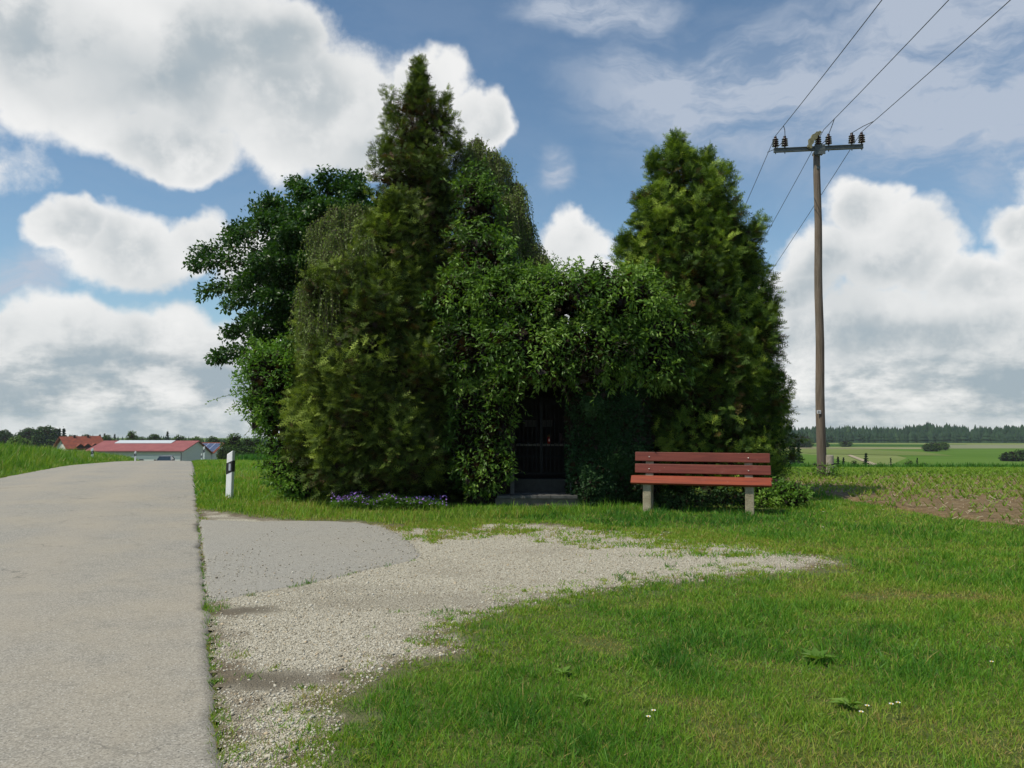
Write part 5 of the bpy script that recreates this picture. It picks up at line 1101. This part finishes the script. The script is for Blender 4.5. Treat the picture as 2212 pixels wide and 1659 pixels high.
L1 = [(8,931,46,330,.3,'dark tree at the very left edge of the horizon'),(62,929,62,320,.35,'rounded tree second from the left on the horizon'),(100,924,72,300,.35,'broad domed tree just left of the red-roofed house'),(35,944,60,180,.75,'light green bush-like tree above the left bank'),
      (186,939,34,260,.45,'small tree rising behind the ridge of the red-roofed house'),(232,941,34,300,.6,'pale green tree between the house and the long barn'),(285,932,38,230,.75,'bright rounded tree standing up behind the long barn'),(334,939,44,260,.3,'dark domed tree behind the middle of the barn roof'),
      (306,945,34,300,.45,'low tree just right of the bright rounded one'),(388,941,44,240,.55,'tree behind the right half of the barn roof'),(424,945,44,230,.65,'green tree over the gable of the long barn'),(460,944,40,240,.6,'light green tree behind the solar-roofed barn'),
      (506,937,52,150,.6,'large leafy tree right of the solar-roofed barn'),(536,944,40,155,.45,'darker tree between the leafy tree and the shrub'),(556,946,36,165,.4,'dark tree partly hidden by the leafy shrub'),(490,966,40,140,.4,'low dense bush at the foot of the large leafy tree'),(528,968,60,135,.4,'spreading dark bush along the field behind the verge')]
for r in L1: dtree(*r, G1)
C1 = [(128,927,26,280,.4,'dark fir behind the left end of the red roof'),(138,926,24,282,.35,'pair fir rising tallest behind the red roof'),(216,939,14,320,.4,'slim spruce right of the red-roofed house'),(226,937,13,325,.35,'second slim spruce right of the red-roofed house'),(248,938,14,330,.4,'spruce between the barn ridge and the pale tree'),(362,933,18,300,.35,'spruce poking up behind the centre of the barn'),(500,960,12,300,.4,'spruce behind the large leafy tree')]
for r in C1[:-1]: ctree(*r, G1)
# right-hand landscape
G2 = 'small conifers on the valley slope'
for r in [(1692,953,26,150,.5,'spruce of the dense group beside the bench, nearest the clump'),(1708,954,28,152,.45,'tall spruce in the middle of the dense group left of the pole'),(1725,957,26,155,.55,'bluish spruce at the right of the dense group'),(1714,968,26,142,.4,'lower spruce in front of the dense group'),(1698,975,14,140,.4,'small spruce at the foot of the dense group'),
          (1924,989,12,150,.35,'slender little spruce right of the pole, left of the pair'),(1981,989,12,152,.6,'slender little blue spruce, rightmost of the small ones'),(1870,980,22,160,.35,'dark little spruce right of the concrete stub'),(1810,987,18,150,.4,'small spruce just right of the concrete stub'),(1822,988,16,152,.55,'small bluish spruce beside another right of the stub')]: ctree(*r, G2)
G3 = 'bushes on the valley slope'
for r in [(2012,961,40,420,.5,'dark bush at the end of the hedge in the far fields'),(2034,958,34,440,.65,'lighter bush of the hedge in the far fields'),(2185,982,46,300,.35,'dark bush near the right edge in the bright field'),(2215,975,44,300,.3,'dark bush touching the right edge of the view'),(1963,994,30,150,.5,'brownish low bush between the two little spruces'),
          (1900,998,20,140,.45,'low bush left of the slender spruce'),(1845,995,30,140,.45,'low bush between small spruces on the slope'),(1765,998,34,130,.35,'low hedge bush left of the pole'),(1998,999,24,140,.5,'low bush right of the rightmost little spruce'),(1740,1000,24,130,.5,'pale low bush below the dense spruce group'),
          (1730,950,60,500,.35,'wide dark bush below the forest edge left of the pole'),(1830,956,30,520,.4,'small dark bush left below the far forest'),(1780,956,24,510,.4,'small dark bush right behind the pole')]: dtree(*r, G3, n=300)
# the far forest on the horizon
def forest(name, rows, label, mat, wx, shape='spruce'):
    CV = []; CT = []
    m_ = 8
    for l, (z0, r, z1) in enumerate(((.0, .50, .5), (.3, .36, .75), (.55, .24, 1.0))):
        b = len(CV); CV += [(r*math.cos(2*math.pi*i/m_)*(1 if i % 2 else .7), r*math.sin(2*math.pi*i/m_)*(1 if i % 2 else .7), z0) for i in range(m_)]+[(0, 0, z1)]; CT += [(b+i, b+(i+1) % m_, b+m_) for i in range(m_)]
    parts = []
    for (pxa, pxb, d, n, pt, jit_, wm) in rows:
        px = rng.uniform(pxa, pxb, n); dd = d+rng.uniform(-18, 18, n); x = (px-CX)/F*dd; zg = T(x, dd)
        pt_ = np.interp(px, [q[0] for q in pt], [q[1] for q in pt])+4*(vn(np.c_[px, px*0, px*0], .02)-.5)
        h = np.clip(CAMH+(HZ-pt_)/F*dd-zg, 3, 60)*(1-jit_*rng.random(n)**.45)
        a = rng.random(n)*6.28; R_ = np.zeros((n, 3, 3)); R_[:, 0, 0] = np.cos(a); R_[:, 0, 1] = -np.sin(a); R_[:, 1, 0] = np.sin(a); R_[:, 1, 1] = np.cos(a); R_[:, 2, 2] = 1
        w = h*wm*rng.uniform(.8, 1.3, n); parts.append(instances(CV, CT, np.c_[x, dd, zg], R_, np.c_[w, w, h], np.clip(rng.normal(.45, .2, n), .12, 1)))
    V, Tt, A = merge(parts); tagk(mesh_np(name, V, Tt, mat, tint=A), label, kind='stuff')
LR = [(1600,928),(1700,926),(1760,921),(1850,918),(1930,920),(2000,916),(2080,920),(2212,918),(2400,916)]
forest('far_forest', [(1600,2460,700,900,[(p,y-5) for p,y in LR],.40,.62),(1600,2460,740,700,[(p,y-4) for p,y in LR],.38,.62),(1600,2460,665,1300,[(p,y+8) for p,y in LR],.45,.9)], 'dark conifer forest covering the hills on the horizon', M_farc, .3)
LL = [(-300,940),(0,938),(200,940),(300,943),(480,943),(640,946)]
forest('far_forest', [(-300,700,430,800,[(p,y-4) for p,y in LL],.45,.55),(-300,700,460,600,[(p,y-3) for p,y in LL],.4,.55)], 'line of dark spruces on the horizon behind the barns', M_farc, .3)
# small flowers in the lawn
M_petal = plain('white_petals', (0.8,0.8,0.78), None, .6, 5, 0); M_yel = plain('yellow_petals', (0.75,0.50,0.02), None, .6, 5, 0); M_stalk = plain('stalk', (0.06,0.12,0.03), None, .6, 5, 0)
def flower(px, py, kind, label, r=.011):
    g = gp(px, py+6); o = empty('daisy' if kind == 'daisy' else 'dandelion', (g[0], g[1], 0)); tagk(o, label, 'flower', 'flowers in the grass'); h = .085
    mb = MB(); mb.tube([(0,0,0),(.004,0,h*.5),(0,0,h)], .0018, 4); mb.build('stem', M_stalk, o)
    V = []; Fc = []
    for i in range(13):
        a = 2*math.pi*i/13; c, s = math.cos(a), math.sin(a); b = len(V); V += [(c*.2*r-s*.1*r, s*.2*r+c*.1*r, h), (c*r-s*.2*r, s*r+c*.2*r, h+.003), (c*r+s*.2*r, s*r-c*.2*r, h+.003), (c*.2*r+s*.1*r, s*.2*r-c*.1*r, h)]; Fc.append((b, b+3, b+2, b+1))
    pe = mesh_py('petals', V, Fc, M_petal if kind == 'daisy' else M_yel, o); pe.rotation_euler = (0, 0, 0)
    V, Fc = lathe([(.004 if kind == 'daisy' else .008, h-.001), (.004, h+.004), (.001, h+.006)], 8); mesh_py('centre', V, Fc, M_yel, o)
for i, (px, py, k, lb) in enumerate([(1874,1557,'daisy','white daisy, lower right in the lawn, beside the lone pair'),(1861,1571,'daisy','white daisy just lower left of another in the right lawn'),(1926,1553,'daisy','left white daisy of the pair in the lower right lawn'),(1941,1550,'daisy','right white daisy of the pair in the lower right lawn'),
     (1401,1582,'daisy','white daisy near the bottom middle of the lawn'),(1412,1568,'daisy','tiny white daisy above another at the bottom middle'),(2143,1456,'daisy','single white daisy close to the right edge of the lawn'),(1826,1083,'daisy','white daisy at the lawn edge right of the bench'),(1840,1085,'daisy','second white daisy at the lawn edge right of the bench'),(1908,1107,'daisy','white daisy near the soil edge right of the bench'),
     (1777,1063,'daisy','white daisy below the power pole'),(1905,1098,'daisy','white daisy close to the maize soil border'),(1778,957*1.0+190,'daisy','white daisy in the bright grass right of the gravel'),(1779,1112,'daisy','small white daisy in the bright grass below the pole'),
     (1184,1096,'dandelion','yellow dandelion in front of the chapel step'),(1779,1105,'dandelion','yellow dandelion in the grass right of the bench'),(1774,1108,'dandelion','second yellow dandelion right of the bench')]): flower(px, py, k, lb, .011 if py > 1400 else .015)
# broadleaf weeds in the lawn
for px, py, lb, s in [(1765,1432,'large pale dock leaves in the right lawn',.12),(1215,1462,'broad weed leaves in the middle of the lawn',.085),(1835,1530,'broad weed leaves behind the daisies',.10),(1265,1520,'low broad weed near the bottom of the lawn',.06)]:
    g = gp(px, py); o = empty('broadleaf_weed', (g[0], g[1], 0)); tagk(o, lb, 'weed', 'broad-leaved weeds in the lawn'); n = 12
    a = rng.random(n)*6.28; D = np.c_[np.cos(a), np.sin(a), rng.uniform(.12, .5, n)]; sz_ = s*rng.uniform(.6, 1.1, n)
    V, Tt, A = instances(LEAF_V, LEAF_T, np.tile((0, 0, .02), (n, 1)), frames(D, np.tile((0, 0, 1.), (n, 1))), np.c_[sz_*.42, sz_, sz_], rng.uniform(.5, .9, n)); mesh_np('leaves', V, Tt, M_climb, o, tint=A)
# ------------------------------------------------------------ haze
HAZE = 0.00013
mb = MB(); mb.box(-2500, 2500, -140, 2500, -72, 12.5)
M_haze = bpy.data.materials.new('haze'); M_haze.use_nodes = True; nt = M_haze.node_tree
for n_ in list(nt.nodes):
    if n_.type == 'BSDF_PRINCIPLED': nt.nodes.remove(n_)
pv_ = nt.nodes.new('ShaderNodeVolumePrincipled'); pv_.inputs['Density'].default_value = HAZE; pv_.inputs['Color'].default_value = (0.80, 0.88, 1.0, 1); pv_.inputs['Anisotropy'].default_value = 0.2
nt.links.new(pv_.outputs[0], nt.nodes['Material Output'].inputs['Volume'])
hz_ = mb.build('haze', M_haze); tagk(hz_, 'thin summer haze over the valley', kind='stuff')
bpy.context.view_layer.update()
